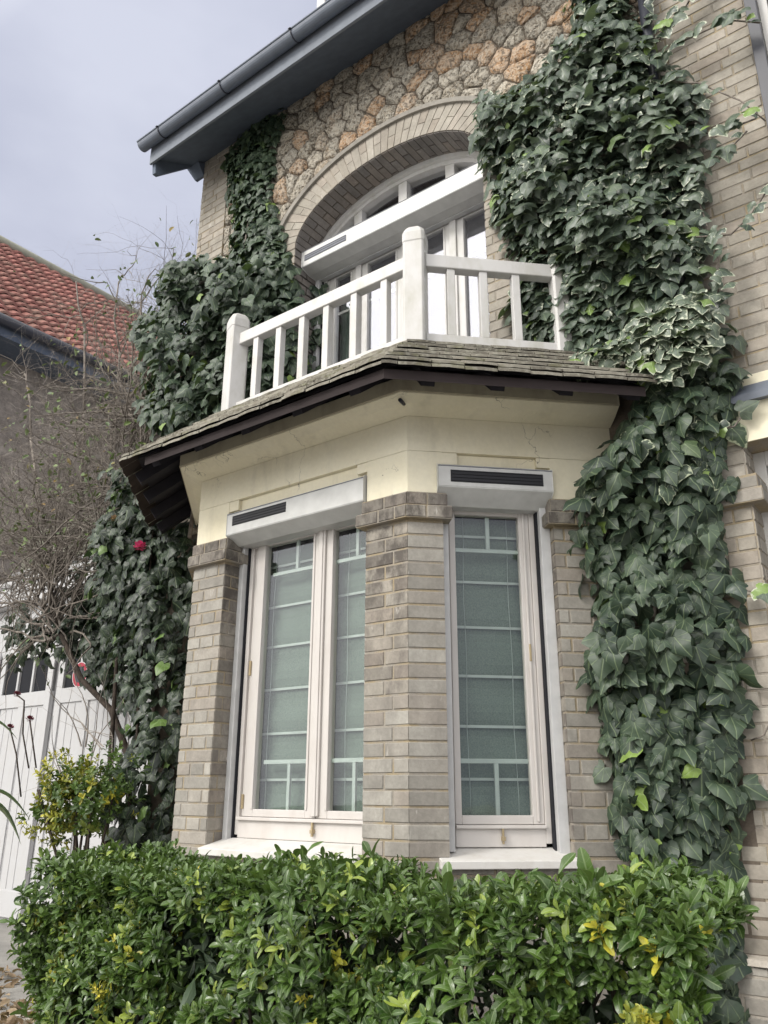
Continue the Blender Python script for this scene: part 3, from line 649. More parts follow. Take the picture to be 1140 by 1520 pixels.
# right-hand wall of brick with its two window openings
rb = MB(); X0 = -1.04
FR = Frame((0, YW), (1, 0))
LO = (-.85, .35, 1.30, 3.29); UP = (-.42, .75, 4.55, 6.95)
def spans(z):
    if z < 0.9: return [(X0-.5, XR)]
    if LO[2] < z < LO[3]: return [(D0[0], LO[0]), (LO[1], XR)]
    if 3.29 < z < 3.66: return []
    if UP[2] < z < UP[3]: return [(X0, UP[0]), (UP[1], XR)]
    return [(D0[0] if z < 3.6 else X0, XR)]
brick_rows(rb, FR, spans, .93, 7.65, origin=-1.0)
for (x0, x1, z0, z1) in ((X0-.5, XR, 0, LO[2]), (X0-.5, LO[0], LO[2], LO[3]), (LO[1], XR, LO[2], LO[3]), (X0-.5, XR, LO[3], 4.0), (X0, XR, 4.0, UP[2]), (X0, UP[0], UP[2], UP[3]), (UP[1], XR, UP[2], UP[3]), (X0, XR, UP[3], 7.75)):
    rb.box(x0, x1, YW, YW+.24, z0, z1, 1)
brick_rows(rb, Frame((LO[0], YW), (0, 1)), [(0, .22)], LO[2], LO[3], corners=(True, False))
rb.build('brick_wall', [M['brick_warm'], M['mortar']], house)
pb = MB(); pb.box(X0-.7, XR, YW-.05, YW, 0, .90, 1); brick_rows(pb, Frame((0, YW-.05), (1, 0)), [(-1.7, XR)], .02, .90)
pb.sweep([(-1.7, YW), (XR, YW)], [(.0, .90), (.07, .90), (.06, .925), (0, .935)], 1); pb.build('plinth', [M['brick'], M['mortar_pale']], house)
bd = MB(); bd.box(-1.3, XR, YW-.008, YW+.0, 3.292, 3.655, 0); bd.build('plaster_lintel', M['plaster'], house)
dz_ = MB(); dz_.sweep([(-1.3, YW), (XR, YW)], [(.008, 3.50), (.055, 3.495), (.058, 3.535), (.008, 3.60)], 0); dz_.build('drip_flashing', M['zinc'], house)
pc = MB(); PP = [(-1.35, YW), (LO[0]+.02, YW), (LO[0]+.02, YW+.2)]
for d, z0, z1 in ((.05, 2.962, 3.034), (.03, 3.038, 3.112)):
    pc.sweep(PP, [(d-.004, z0), (d-.004, z1), (-.02, z1), (-.02, z0)], 1)
    op = offset(PP, d-.006)
    for a, c in zip(op, op[1:]): brick_rows(pc, Frame(a, (c[0]-a[0], c[1]-a[1])), [(0, math.hypot(c[0]-a[0], c[1]-a[1]))], z0+.001, z1-.001+.003, j=.004, corners=(False, True))
pc.build('pilaster_cap', [M['brick'], M['mortar']], house)
# main roof: soffit, fascia, gutter, tiles
so = MB(); x0, x1 = -5.57, XR+.4
so.hexa([(x0, 3.60, 7.30), (x1, 3.60, 7.30), (x1, 4.6, 7.86), (x0, 4.6, 7.86), (x0, 3.60, 7.33), (x1, 3.60, 7.33), (x1, 4.6, 7.89), (x0, 4.6, 7.89)])
so.build('eave_soffit', M['soffit'], house)
fa = MB(); fa.hexa([(x0-.01, 3.575, 7.255), (x1, 3.575, 7.255), (x1, 3.598, 7.255), (x0-.01, 3.598, 7.255), (x0-.01, 3.575, 7.46), (x1, 3.575, 7.46), (x1, 3.598, 7.46), (x0-.01, 3.598, 7.46)])
fa.build('fascia_board', M['fascia'], house, .003)
gu = MB(); n = 12; ring = [(3.510+.060*math.cos(math.pi+math.pi*i/n), 7.455+.066*math.sin(math.pi+math.pi*i/n)) for i in range(n+1)]
for (y1_, z1_), (y2_, z2_) in zip(ring, ring[1:]): gu.face([(x0-.06, y1_, z1_), (x1, y1_, z1_), (x1, y2_, z2_), (x0-.06, y2_, z2_)], 0, smooth=True)
gu.face([(x0-.06, y, z) for y, z in ring]); gu.tube([(x0-.06, 3.450, 7.457), (x1, 3.450, 7.457)], .010, 6)
gu.build('roof_gutter', M['zinc'], house)
for k_ in range(9):
    q = MB(); xx = x0+.25+k_*.85; q.box(xx-.012, xx+.012, 3.430, 3.578, 7.449, 7.4535); q.tube([(xx, 3.510+.066*math.cos(math.pi+t_*math.pi/6), 7.455+.072*math.sin(math.pi+t_*math.pi/6)) for t_ in range(7)], .006, 5); q.build('gutter_bracket', M['darkmetal'], house)
ro = MB(); ro.hexa([(x0-.03, 3.47, 7.47), (x1, 3.47, 7.47), (x1, 8.5, 11.9), (x0-.03, 8.5, 11.9), (x0-.03, 3.47, 7.50), (x1, 3.47, 7.50), (x1, 8.5, 11.95), (x0-.03, 8.5, 11.95)], 0)
ro.build('main_roof', M['tile'], house)
bk = MB(); bk.hexa([(x0-.005, 3.62, 7.16), (x0+.04, 3.62, 7.16), (x0+.04, 3.66, 7.16), (x0-.005, 3.66, 7.16), (x0-.005, 3.60, 7.33), (x0+.04, 3.60, 7.33), (x0+.04, 4.13, 7.63), (x0-.005, 4.13, 7.63)])
bk.hexa([(XL-.13, 4.10, 7.42), (XL, 4.10, 7.42), (XL, 4.13, 7.42), (XL-.13, 4.13, 7.42), (XL-.17, 4.02, 7.53), (XL, 4.02, 7.53), (XL, 4.13, 7.58), (XL-.17, 4.13, 7.58)])
bk.build('verge_bracket', M['soffit'], house)
sw = MB(); sw.box(XL, XL+.2, YW+.25, 10, 0, 7.7); sw.box(XR-.2, XR, YW+.24, 10, 0, 7.7); sw.box(XL, XR, 9.8, 10, 0, 7.7); sw.build('side_wall', M['wallgrey'], house)
# dormer
dm = MB(); dm.box(-4.84, -3.6, 5.0, 7.0, 8.9, 11.3, 0); dm.build('dormer', M['white'], house, .01)
dmo = bpy.context.scene.objects['dormer']
for a in (-4.74, -4.2):
    q = MB(); q.box(a, a+.46, 4.985, 5.0, 9.4, 10.9, 0); q.build('dormer_pane', M['glass_sky'], dmo)
    q = MB()
    for u0, u1, z0, z1 in ((a, a+.06, 9.4, 10.9), (a+.40, a+.46, 9.4, 10.9), (a+.06, a+.40, 9.4, 9.46), (a+.06, a+.40, 10.84, 10.9)): q.box(u0, u1, 4.96, 4.983, z0, z1)
    q.build('dormer_frame', M['white'], dmo)
dp = MB(); dp.tube([(-1.02, 4.05, 7.4), (-1.02, 4.05, 4.1)], .036, 10); dp.build('downpipe', M['darkmetal'], house)
dp = MB(); dp.tube([(-.985, 4.06, .0), (-.985, 4.06, 1.0)], .014, 6); dp.build('service_pipe', M['darkmetal'], house)

# ------------------------------------------------------------------ windows
def win(name, F, label=None):
    return empty(name, F.p(0, 0, 0), label, parent=house)
def bars(name, F, lst, mat, parent, bevel=.003):
    if name in ('shutter_rail', 'rail_gap_shade', 'muntin', 'hinge', 'astragal') and len(lst) > 1:
        for l_ in lst: bars(name, F, [l_], mat, parent, bevel)
        return
    q = MB()
    for (u0, u1, d0, d1, z0, z1) in lst: q.fb(F, u0, u1, d0, d1, z0, z1)
    return q.build(name, mat, parent, bevel)
def pane(F, u0, u1, d, z0, z1, mat, parent):
    q = MB(); q.fb(F, u0, u1, d-.004, d, z0, z1); return q.build('pane', mat, parent)
def sash(F, u0, u1, d, z0, z1, w, wb, parent, gl, mat, mun=(), muncol='muntin'):
    bars('sash', F, [(u0, u0+w, d-.05, d, z0, z1), (u1-w, u1, d-.05, d, z0, z1), (u0+w, u1-w, d-.05, d, z0, z0+wb), (u0+w, u1-w, d-.05, d, z1-wb, z1),
                     (u0+w-.016, u0+w, d, d+.006, z0+wb, z1-wb), (u1-w, u1-w+.016, d, d+.006, z0+wb, z1-wb)], mat, parent, .005)
    pane(F, u0+w, u1-w, d-.022, z0+wb, z1-wb, gl, parent)
    if mun: bars('muntin', F, [(a, b_, d-.045, d-.028, c, e) for a, b_, c, e in mun], M[muncol], parent, .002)
def rollbox(F, u0, u1, d, z0, z1, vent, vmat, parent, und=.05):
    q = MB(); pr = [(d, z0+.0), (d, z1), (d-.02, z1+.012), (d-.22, z1+.012), (d-.22, z0-und), (d-.10, z0-und)]
    q.sweep([F(u0, 0), F(u1, 0)], pr); o = q.build('shutter_box', M['box'], parent, .004)
    q = MB(); q.fb(F, u0+.002, u1-.002, d+.0005, d+.0035, z1-.006, z1-.002); q.build('box_seam', M['ventgrey'], parent)
    q = MB(); q.fb(F, vent[0], vent[1], d-.01, d+.003, vent[2], vent[3])
    n = int((vent[3]-vent[2])/.014)
    for i in range(n):
        z = vent[2]+.008+i*(vent[3]-vent[2]-.012)/max(n-1, 1); q.fb(F, vent[0]+.004, vent[1]-.004, d+.003, d+.007, z-.0025, z+.0015)
    q.build('vent', M[vmat], parent)
# --- bay, front window
w1 = win('bay_window', FF, 'wide two-leaf bay window with green-white glazing bars')
a, z = W1, .0
rollbox(FF, a[0]-.0+.012, a[1]-.008, .02, 3.125, 3.265, (-3.715, -3.25, 3.180, 3.243), 'vent', w1)
bars('shutter_rail', FF, [(a[0]+.004, a[0]+.042, -.16, -.115, 1.33, 3.13), (a[1]-.042, a[1]-.004, -.16, -.115, 1.33, 3.13)], M['rail'], w1)
bars('rail_gap_shade', FF, [(a[0]+.042, a[0]+.052, -.19, -.15, 1.33, 3.10), (a[1]-.058, a[1]-.042, -.19, -.15, 1.33, 3.10)], M['dark'], w1, 0)  # near-black bars painted as the shade in the gap beside the rails
d = -.17; fx0, fx1 = a[0]+.052, a[1]-.02
bars('frame', FF, [(fx0, fx0+.03, d-.05, d+.005, 1.36, 3.12), (fx0+.03, fx0+.062, d-.05, d-.012, 1.46, 3.12), (fx1-.03, fx1, d-.05, d+.005, 1.36, 3.12), (fx0+.03, fx1-.03, d-.05, d+.01, 1.345, 1.44), (fx0+.03, fx1-.03, d-.05, d+.03, 1.44, 1.458), (fx0+.03, fx1-.03, d-.05, d, 3.07, 3.13)], M['frame'], w1)
mid = -3.105
def mun1(u0, u1): c = (u0+u1)/2+.02; return [(u0, u1, 1.745, 1.768), (c-.011, c+.011, 1.49, 1.745), (u0, u1, 2.868, 2.89), (c-.011, c+.011, 2.89, 3.08)]
d = -.165
sash(FF, fx0+.063, mid-.002, d, 1.46, 3.12, .075, .04, w1, M['glass'], M['frame'], mun1(-3.545, -3.18))
sash(FF, mid+.002, fx1-.031, d, 1.46, 3.12, .08, .04, w1, M['glass'], M['frame'], mun1(-3.03, -2.74))
bars('astragal', FF, [(mid-.028, mid+.028, d, d+.016, 1.47, 3.11), (mid-.014, mid+.014, d+.016, d+.022, 1.47, 3.11)], M['frame'], w1, .005)
bars('latch', FF, [(mid-.012, mid+.006, d+.0, d+.03, 1.385, 1.405), (mid-.009, mid+.003, d+.012, d+.024, 1.37, 1.44)], M['brass'], w1, .002)
bars('hinge', FF, [(fx0+.052, fx0+.066, d+.0, d+.012, 2.26, 2.35), (fx0+.052, fx0+.066, d+.0, d+.012, 1.50, 1.58)], M['brass'], w1, .002)
# --- bay, canted window
w2 = win('canted_window', FK, 'narrow single-leaf bay window under its own shutter box')
rollbox(FK, W2[0]-.03, W2[1]-.0, .035, 3.148, 3.27, (W2[0]+.04, W2[1]-.055, 3.175, 3.243), 'vent', w2, .08)
bars('shutter_rail', FK, [(W2[0]+.004, W2[0]+.040, -.11, -.05, 1.33, 3.13), (W2[1]-.058, W2[1]-.004, -.11, -.05, 1.31, 3.10)], M['rail'], w2)
bars('rail_gap_shade', FK, [(W2[1]-.066, W2[1]-.059, -.13, -.09, 1.33, 3.10)], M['dark'], w2, 0)
d = -.14; fx0, fx1 = W2[0]+.04, W2[1]-.066
bars('frame', FK, [(fx0, fx0+.02, d-.05, d+.005, 1.36, 3.12), (fx1-.03, fx1, d-.05, d+.012, 1.36, 3.12), (fx0+.02, fx1-.03, d-.05, d+.01, 1.345, 1.43), (fx0+.02, fx1-.03, d-.05, d+.03, 1.43, 1.446), (fx0+.02, fx1-.03, d-.05, d, 3.07, 3.13)], M['frame'], w2)
g0, g1 = .285, .645; d = -.135; c = .475
bars('sash', FK, [(fx0+.021, g0, d-.05, d, 1.448, 3.11), (g1, fx1-.031, d-.05, d, 1.448, 3.11), (g0, g1, d-.05, d, 1.448, 1.49), (g0, g1, d-.05, d, 3.05, 3.11), (g1+.02, g1+.034, d, d+.008, 1.46, 3.1)], M['frame'], w2, .005)
pane(FK, g0, g1, d-.022, 1.49, 3.05, M['glass'], w2)
bars('muntin', FK, [(g0, g1, d-.045, d-.028, 1.735, 1.758), (c-.011, c+.011, d-.045, d-.028, 1.49, 1.735), (g0, g1, d-.045, d-.028, 2.842, 2.864), (c-.011, c+.011, d-.045, d-.028, 2.864, 3.05)], M['muntin'], w2, .002)
bars('latch', FK, [(c+.0, c+.018, d+.0, d+.03, 1.375, 1.395), (c+.003, c+.013, d+.012, d+.024, 1.36, 1.43)], M['brass'], w2, .002)
bars('rail_hinge', FK, [(g1+.022, g1+.034, d, d+.012, 2.25, 2.34)], M['brass'], w2, .002)
# dark room behind
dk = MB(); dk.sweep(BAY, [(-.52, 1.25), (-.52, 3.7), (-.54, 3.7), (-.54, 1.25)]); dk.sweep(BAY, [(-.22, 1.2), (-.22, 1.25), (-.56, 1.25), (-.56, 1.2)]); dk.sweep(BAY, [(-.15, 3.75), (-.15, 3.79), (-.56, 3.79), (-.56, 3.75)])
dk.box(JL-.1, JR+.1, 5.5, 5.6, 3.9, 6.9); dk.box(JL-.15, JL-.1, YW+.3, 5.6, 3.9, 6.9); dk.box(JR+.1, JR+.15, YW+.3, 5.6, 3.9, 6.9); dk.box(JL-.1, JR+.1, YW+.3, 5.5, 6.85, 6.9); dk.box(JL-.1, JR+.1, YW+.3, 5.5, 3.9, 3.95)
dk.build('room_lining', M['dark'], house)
# blinds
def blind(name, F, u0, u1, d, label):
    t = empty(name, F.p((u0+u1)/2, d, 1.42), label, 'blind', 'blinds behind the bay windows')
    q = MB(); n = 40; zz = [1.42+i*1.64/n for i in range(n+1)]
    for a_, b_ in zip(zz, zz[1:]):
        da, db = [d+.008*math.sin((x-1.42)*2*math.pi/.2545) for x in (a_, b_)]
        q.face([F.p(u0, da, a_), F.p(u1, da, a_), F.p(u1, db, b_), F.p(u0, db, b_)], smooth=True)
    q.build('fabric', M['blind'], t)
    for z_ in (1.66, 1.92, 2.178, 2.438, 2.688, 2.95): 
        q = MB(); q.fb(F, u0, u1, d+.009, d+.014, z_-.007, z_+.007); q.build('batten', M['muntin'], t)
    for uu in (u0+.1, u1-.1):
        q = MB(); q.tube([F.p(uu+.004*math.sin(z_*9), d+.02, z_) for z_ in zz[::4]], .0018, 4); q.build('cord', M['muntin'], t)
blind('roman_blind', FF, W1[0]+.1, mid-.03, -.27, 'green roman blind behind the left leaf of the wide bay window')
blind('roman_blind', FF, mid+.03, W1[1]+.05, -.27, 'green roman blind behind the right leaf of the wide bay window, beside the corner pier')
blind('roman_blind', FK, g0-.04, g1+.05, -.235, 'green roman blind behind the narrow bay window beside the ivy')
# --- arched upper window
FU = Frame((0, 4.42), (1, 0)); w3 = win('arched_window', FU, 'arched four-leaf balcony door under a fanlight')
rollbox(Frame((0, 4.19), (1, 0)), JL+.008, JR-.008, 0, 5.80, 5.955, (JL+.04, JL+.50, 5.85, 5.905), 'ventgrey', w3, .03)
bars('shutter_rail', FU, [(JL+.006, JL+.05, 0.0, .05, 4.05, 5.80), (JR-.05, JR-.006, 0.0, .05, 4.05, 5.80), (JL+.05, JR-.05, .0, .045, 5.76, 5.80)], M['rail'], w3)
bars('rail_gap_shade', FU, [(JL+.05, JL+.062, -.02, .012, 4.05, 5.76)], M['dark'], w3, 0)
bars('frame', FU, [(JL+.062, JL+.10, -.06, 0, 4.05, 6.0), (JR-.10, JR-.03, -.06, 0, 4.05, 6.0), (JL+.1, JR-.1, -.06, 0, 5.80, 5.98)], M['white'], w3)
xs_ = [JL+.10, -3.66, -3.19, -2.73, JR-.08]
for i in range(4):
    u0, u1 = xs_[i]+.002, xs_[i+1]-.002
    sash(FU, u0, u1, -.01, 4.08, 5.80, .09, .05, w3, M['glass_sky'], M['white'], [(u0+.09, u1-.09, 5.395, 5.42)], 'white')
bars('astragal', FU, [(x-.03, x+.03, -.01, .008, 4.08, 5.79) for x in xs_[1:4]], M['white'], w3, .006)
fz = MB()   # curved frame of the fanlight
for e0, e1, ya, yb in ((-.005, -.05, 4.36, 4.5), (-.05, -.085, 4.39, 4.5)):
    t2 = [math.pi*i/48 for i in range(49)]
    for a_, c_ in zip(t2, t2[1:]):
        p = [ell(a_, e0), ell(c_, e0), ell(c_, e1), ell(a_, e1)]
        fz.hexa([(p[0][0], ya, p[0][1]), (p[1][0], ya, p[1][1]), (p[1][0], yb, p[1][1]), (p[0][0], yb, p[0][1]), (p[3][0], ya, p[3][1]), (p[2][0], ya, p[2][1]), (p[2][0], yb, p[2][1]), (p[3][0], yb, p[3][1])])
fz.build('fanlight_frame', M['white'], w3)
for x in xs_[1:4]: bars('fanlight_bar', FU, [(x-.042, x+.042, -.05, .02, 5.9, ZS+AH*math.sqrt(max(0, 1-((x-XC)/AX)**2))-.05)], M['white'], w3)
fg = MB(); pts = [ell(t, -.06) for t in [math.pi*i/40 for i in range(41)]]
fg.face([(x, 4.45, z_) for x, z_ in pts]); fg.build('fanlight_pane', M['glass_sky'], w3)
cu = MB()
for i in range(24):
    a_, b_ = -4.0+i*.012, -4.0+(i+1)*.012
    cu.face([(a_, 4.60+.02*math.sin(i*1.3), 4.1), (b_, 4.60+.02*math.sin((i+1)*1.3), 4.1), (b_-.06*(i/24), 4.60+.02*math.sin((i+1)*1.3), 5.6), (a_-.06*(i/24), 4.60+.02*math.sin(i*1.3), 5.6)], smooth=True)
tag(cu.build('window_curtain', M['curtain']), 'pale green curtain hanging behind the leftmost leaf of the arched balcony door', 'curtain')
# --- windows at the right edge
w4 = win('edge_window', FR, 'tall window at the upper right corner of the photo')
bars('shutter_rail', FR, [(UP[0]-.05, UP[0]+.012, -.02, .05, UP[2], UP[3]+.3)], M['darkmetal'], w4)
bars('frame', FR, [(UP[0]+.012, UP[0]+.06, -.1, -.02, UP[2], UP[3]), (UP[0]+.075, UP[0]+.13, -.12, -.05, UP[2]+.05, UP[3]-.05), (UP[0]+.06, UP[1], -.1, -.03, UP[2], UP[2]+.05), (UP[0]+.06, UP[1], -.1, -.03, UP[3]-.05, UP[3]), (.1, .2, -.12, -.05, UP[2]+.05, UP[3]-.05)], M['white'], w4)
pane(FR, UP[0]+.06, UP[1], -.13, UP[2], UP[3], M['glass_sky'], w4)
w5 = win('side_window', FR, 'window in the deep reveal at the right edge')
bars('frame', FR, [(LO[0], LO[0]+.06, -.24, -.17, LO[2], LO[3]), (LO[0]+.06, LO[1], -.24, -.17, LO[2], LO[2]+.08), (LO[0]+.06, LO[1], -.24, -.17, LO[3]-.08, LO[3])], M['white'], w5)
pane(FR, LO[0]+.06, LO[1], -.21, LO[2]+.08, LO[3]-.08, M['glass'], w5)
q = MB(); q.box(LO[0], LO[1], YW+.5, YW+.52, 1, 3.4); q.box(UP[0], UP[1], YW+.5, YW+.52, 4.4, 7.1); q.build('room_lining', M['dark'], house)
# --- balcony railing
bal = empty('balcony_railing', (-3.17, 3.4, 4.08), 'white painted balcony railing', parent=house)
FB = Frame((0, 3.42), (1, 0)); CB = (-2.385, 3.42); FBR = Frame(CB, (1, 1)); CL = (-3.955, 3.42); FBL = Frame(CL, (-1, 1))
def post(x, y, rot, ztop=4.885, w=.066):
    q = MB(); c_, s_ = math.cos(rot), math.sin(rot)
    def R_(pts, z_): return [(x+a*c_-b*s_, y+a*s_+b*c_, z_) for a, b in pts]
    sq = lambda h, ch: [(h-ch, -h), (h, -h+ch), (h, h-ch), (h-ch, h), (-h+ch, h), (-h, h-ch), (-h, -h+ch), (-h+ch, -h)]
    lv = [(4.03, w, .012), (ztop-.125, w, .012), (ztop-.12, w+.004, .016), (ztop-.06, w+.004, .018), (ztop-.028, w-.004, .022), (ztop-.01, w-.018, .022), (ztop, w-.04, .015)]
    vs = []; 
    for z_, h, ch in lv: vs += R_(sq(h, ch), z_)
    fs = [(7, 6, 5, 4, 3, 2, 1, 0)]; L = len(lv)
    for i in range(L-1):
        for k in range(8): fs.append((i*8+k, i*8+(k+1) % 8, (i+1)*8+(k+1) % 8, (i+1)*8+k))
    fs.append(tuple((L-1)*8+k for k in range(8))); q.geo(vs, fs); q.build('post', M['white'], bal, .003)
post(*CL, math.radians(-22), 4.875); post(*CB, math.radians(22)); 
e = FBR(.90, 0); post(e[0], e[1], math.radians(45), 4.74, .05)
for F, u0, u1 in ((FB, CL[0]+.06, CB[0]-.06), (FBR, .06, .86)):
    bars('top_rail', F, [(u0, u1, -.035, .035, 4.605, 4.695)], M['white'], bal, .006); bars('bottom_rail', F, [(u0, u1, -.028, .028, 4.075, 4.145)], M['white'], bal, .004)
bars('top_rail', FBL, [(.06, .90, -.035, .035, 4.605, 4.695)], M['white'], bal, .006); bars('bottom_rail', FBL, [(.06, .90, -.028, .028, 4.075, 4.145)], M['white'], bal, .004)
for F, us in ((FB, [-3.735, -3.515, -3.30, -3.085, -2.85, -2.61]), (FBR, [.215, .416, .62]), (FBL, [.25, .47, .69])):
    for u in us: bars('baluster', F, [(u-.025, u+.025, -.025, .025, 4.145, 4.605)], M['white'], bal, .004)

# ------------------------------------------------------------------ garage and neighbouring house
gar = empty('garage', (-9.5, 6.2, 0), 'white garage with panelled doors and rows of small dark panes, left of the house', 'garage')
GY = 6.1; FG = Frame((0, GY), (1, 0))
q = MB(); q.box(-13.4, -5.6, GY+.05, GY+3.2, 0, 4.15); q.build('wall', M['garage'], gar)
q = MB(); q.hexa([(-13.5, GY-.12, 4.16), (-5.5, GY-.12, 4.16), (-5.5, GY+.1, 4.16), (-13.5, GY+.1, 4.16), (-13.5, GY-.12, 4.43), (-5.5, GY-.12, 4.43), (-5.5, GY+.1, 4.43), (-13.5, GY+.1, 4.43)]); q.build('fascia', M['garage'], gar, .01)
q = MB(); q.box(-13.5, -5.5, GY+.15, GY+3.3, 4.18, 4.40); q.build('flat_roof', M['zinc'], gar)
for i, gx in enumerate((-13.0, -11.7, -10.17, -8.72, -7.3)):
    w_ = 1.42; t = empty('garage_door', (gx+.7, GY, 0), parent=gar); u0, u1 = gx+.03, gx+w_
    if i == 0: u1 = -11.75
    q = MB(); q.fb(FG, u0, u1, -.04, 0, .08, 2.86)
    q.fb(FG, u0, u0+.13, 0, .022, .08, 3.5); q.fb(FG, u1-.13, u1, 0, .022, .08, 3.5); q.fb(FG, u0+.13, u1-.13, 0, .022, .08, .38); q.fb(FG, u0+.13, u1-.13, 0, .022, 2.68, 2.87); q.fb(FG, u0+.13, u1-.13, -.04, .022, 3.36, 3.5)
    c_ = (u0+u1)/2; q.fb(FG, c_-.07, c_+.07, 0, .022, .38, 2.68)
    for k in range(7): xx = u0+.13+(u1-u0-.26)*k/7; q.fb(FG, xx-.006, xx+.006, 0, .007, .40, 2.66)
    q.build('door_leaf', M['garage'], t, .006)
    q = MB(); q.fb(FG, u0+.13, u1-.13, -.03, -.015, 2.87, 3.36); q.build('pane', M['dark'], t)
    q = MB()
    for k in (1, 2): q = MB(); xx = u0+.13+(u1-u0-.26)*k/3; q.fb(FG, xx-.022, xx+.022, -.014, .018, 2.87, 3.36); q.build('glazing_bar', M['garage'], t)
for z_, y_ in ((4.53, GY-.02), (5.12, GY+.9)):
    q = MB(); q.tube([(-13.5, y_, z_), (-5.6, y_, z_)], .055, 10); q.build('white_pipe', M['garage'], gar)
q = MB(); q.box(-13.5, -5.6, GY+1.0, GY+1.15, 4.41, 5.9); q.build('rear_parapet', M['wallolive'], gar)
# round sign on the garage door
sg = empty('round_sign', (-9.62, GY-.03, 3.02), 'small round red-rimmed sign fixed among the garage door panes', 'sign')
def disc(q, r0, r1, y, x=-9.62, z=3.02, n=32):
    for k in range(n):
        a_, b_ = 2*math.pi*k/n, 2*math.pi*(k+1)/n; P = [(x+r*math.cos(t), y, z+r*math.sin(t)) for r, t in ((r0, a_), (r1, a_), (r1, b_), (r0, b_))]; q.face(P)
for nm, r0, r1, y, m_ in (('white_edge', .155, .165, GY-.032, 'signwhite'), ('red_rim', .105, .155, GY-.033, 'signred'), ('dark_centre', 0.001, .105, GY-.031, 'darkmetal')):
    q = MB(); disc(q, r0, r1, y); q.build(nm, M[m_], sg)
nb = empty('neighbouring_house', (-15, 12, 0), 'neighbouring house with a long weathered red tile roof behind bare branches', 'house')
EX, EZ, RX, RZ = -14.0, 10.1, -18.0, 14.55
q = MB(); ny = 46; nx_ = 22; Y0, Y1 = 3.2, 19.0
sl_ = math.hypot(EX-RX, RZ-EZ)
for i in range(nx_):
    for j in range(ny):
        f0, f1 = i/nx_, (i+1)/nx_+.012; ya = Y0+(Y1-Y0)*j/ny; yb = Y0+(Y1-Y0)*(j+1)/ny; n = 5; t_ = rt(); P = []
        for k in range(n+1):
            y_ = ya+(yb-ya)*k/n; h = .045*math.sin(2*math.pi*k/n+.6)+random.uniform(-.004, .004)
            P.append((y_, h))
        lo = [(EX+(RX-EX)*f0+.05, y_, EZ+(RZ-EZ)*f0+.06+h) for y_, h in P]; hi = [(EX+(RX-EX)*f1, y_, EZ+(RZ-EZ)*f1+h) for y_, h in P]; bt = [(x+.0, y, z-.05) for x, y, z in lo]
        q.geo(lo+hi+bt, [(k, k+1, n+2+k, n+1+k) for k in range(n)]+[(2*(n+1)+k, 2*(n+1)+k+1, k+1, k) for k in range(n)], 0, t_)
q.build('roof', M['redtile'], nb)
q = MB(); q.hexa([(EX, Y0, EZ-.02), (EX, Y1, EZ-.02), (RX, Y1, RZ-.05), (RX, Y0, RZ-.05), (EX, Y0, EZ), (EX, Y1, EZ), (RX, Y1, RZ), (RX, Y0, RZ)]); q.hexa([(RX, Y0, RZ-.05), (RX, Y1, RZ-.05), (RX-4, Y1, EZ), (RX-4, Y0, EZ), (RX, Y0, RZ), (RX, Y1, RZ), (RX-4, Y1, EZ+.05), (RX-4, Y0, EZ+.05)]); q.build('roof_deck', M['wood_dark'], nb)
q = MB(); q.tube([(RX, Y0, RZ+.05), (RX, Y1, RZ+.05)], .14, 10); q.build('ridge', M['wallolive'], nb)
q = MB(); q.tube([(EX+.12, Y0, EZ-.06), (EX+.12, Y1, EZ-.06)], .11, 10); q.build('gutter', M['darkmetal'], nb)
q = MB(); q.box(EX-.75, EX+.02, Y0, Y1, EZ-.34, EZ-.10); q.build('eave_soffit', M['soffit'], nb)
q = MB(); q.box(RX-3.5, EX-.75, Y0+.2, Y1, 0, EZ-.3); q.build('wall', M['wallgrey'], nb)

# ------------------------------------------------------------------ ivy
PA = [(-2.27, 6.3), (-2.18, 5.37), (-2.08, 5.0), (-2.08, 4.44), (-1.98, 4.16), (-1.7, 4.02), (-1.47, 3.85), (-1.25, 3.74), (-0.87, 3.61), (-0.8, 3.67), (-0.86, 3.97), (-0.87, 4.18), (-0.9, 4.58), (-0.83, 5.15), (-0.75, 5.5), (-0.93, 5.81), (-1.01, 5.99), (-1.13, 6.42), (-1.16, 6.81), (-1.43, 7.03), (-1.50, 6.67), (-1.44, 6.24), (-1.73, 6.29), (-2.02, 6.3)]
PB = [(-1.22, 3.77), (-1.35, 3.57), (-1.47, 3.45), (-1.68, 3.26), (-1.73, 2.92), (-1.68, 2.51), (-1.78, 2.24), (-1.71, 1.97), (-1.67, 1.59), (-1.62, 1.26), (-1.62, 0.55), (-1.14, 0.55), (-1.11, 1.24), (-1.03, 1.54), (-0.98, 1.87), (-0.94, 2.1), (-0.97, 2.48), (-0.94, 2.87), (-0.86, 3.27), (-0.80, 3.66)]
PC1 = [(-5.04, 7.34), (-4.87, 6.55), (-4.9, 6.01), (-4.7, 5.5), (-4.12, 5.57), (-4.16, 5.8), (-4.27, 6.21), (-4.42, 6.66), (-4.40, 7.11), (-4.32, 7.55), (-4.66, 7.6), (-4.91, 7.47)]
PC2 = [(-4.54, 5.95), (-5.05, 6.17), (-5.68, 6.24), (-5.81, 5.78), (-5.83, 5.15), (-5.49, 4.46), (-4.49, 4.24), (-3.98, 4.48), (-3.98, 5.33), (-4.09, 5.81)]
PD = [(-6.1, 4.42), (-5.05, 4.3), (-4.95, 3.21), (-4.95, 2.43), (-4.91, 1.48), (-4.98, 0.4), (-5.64, 0.4), (-5.78, 1.71), (-5.65, 2.22), (-5.99, 2.8), (-6.31, 3.19), (-6.49, 3.78), (-6.25, 4.12)]
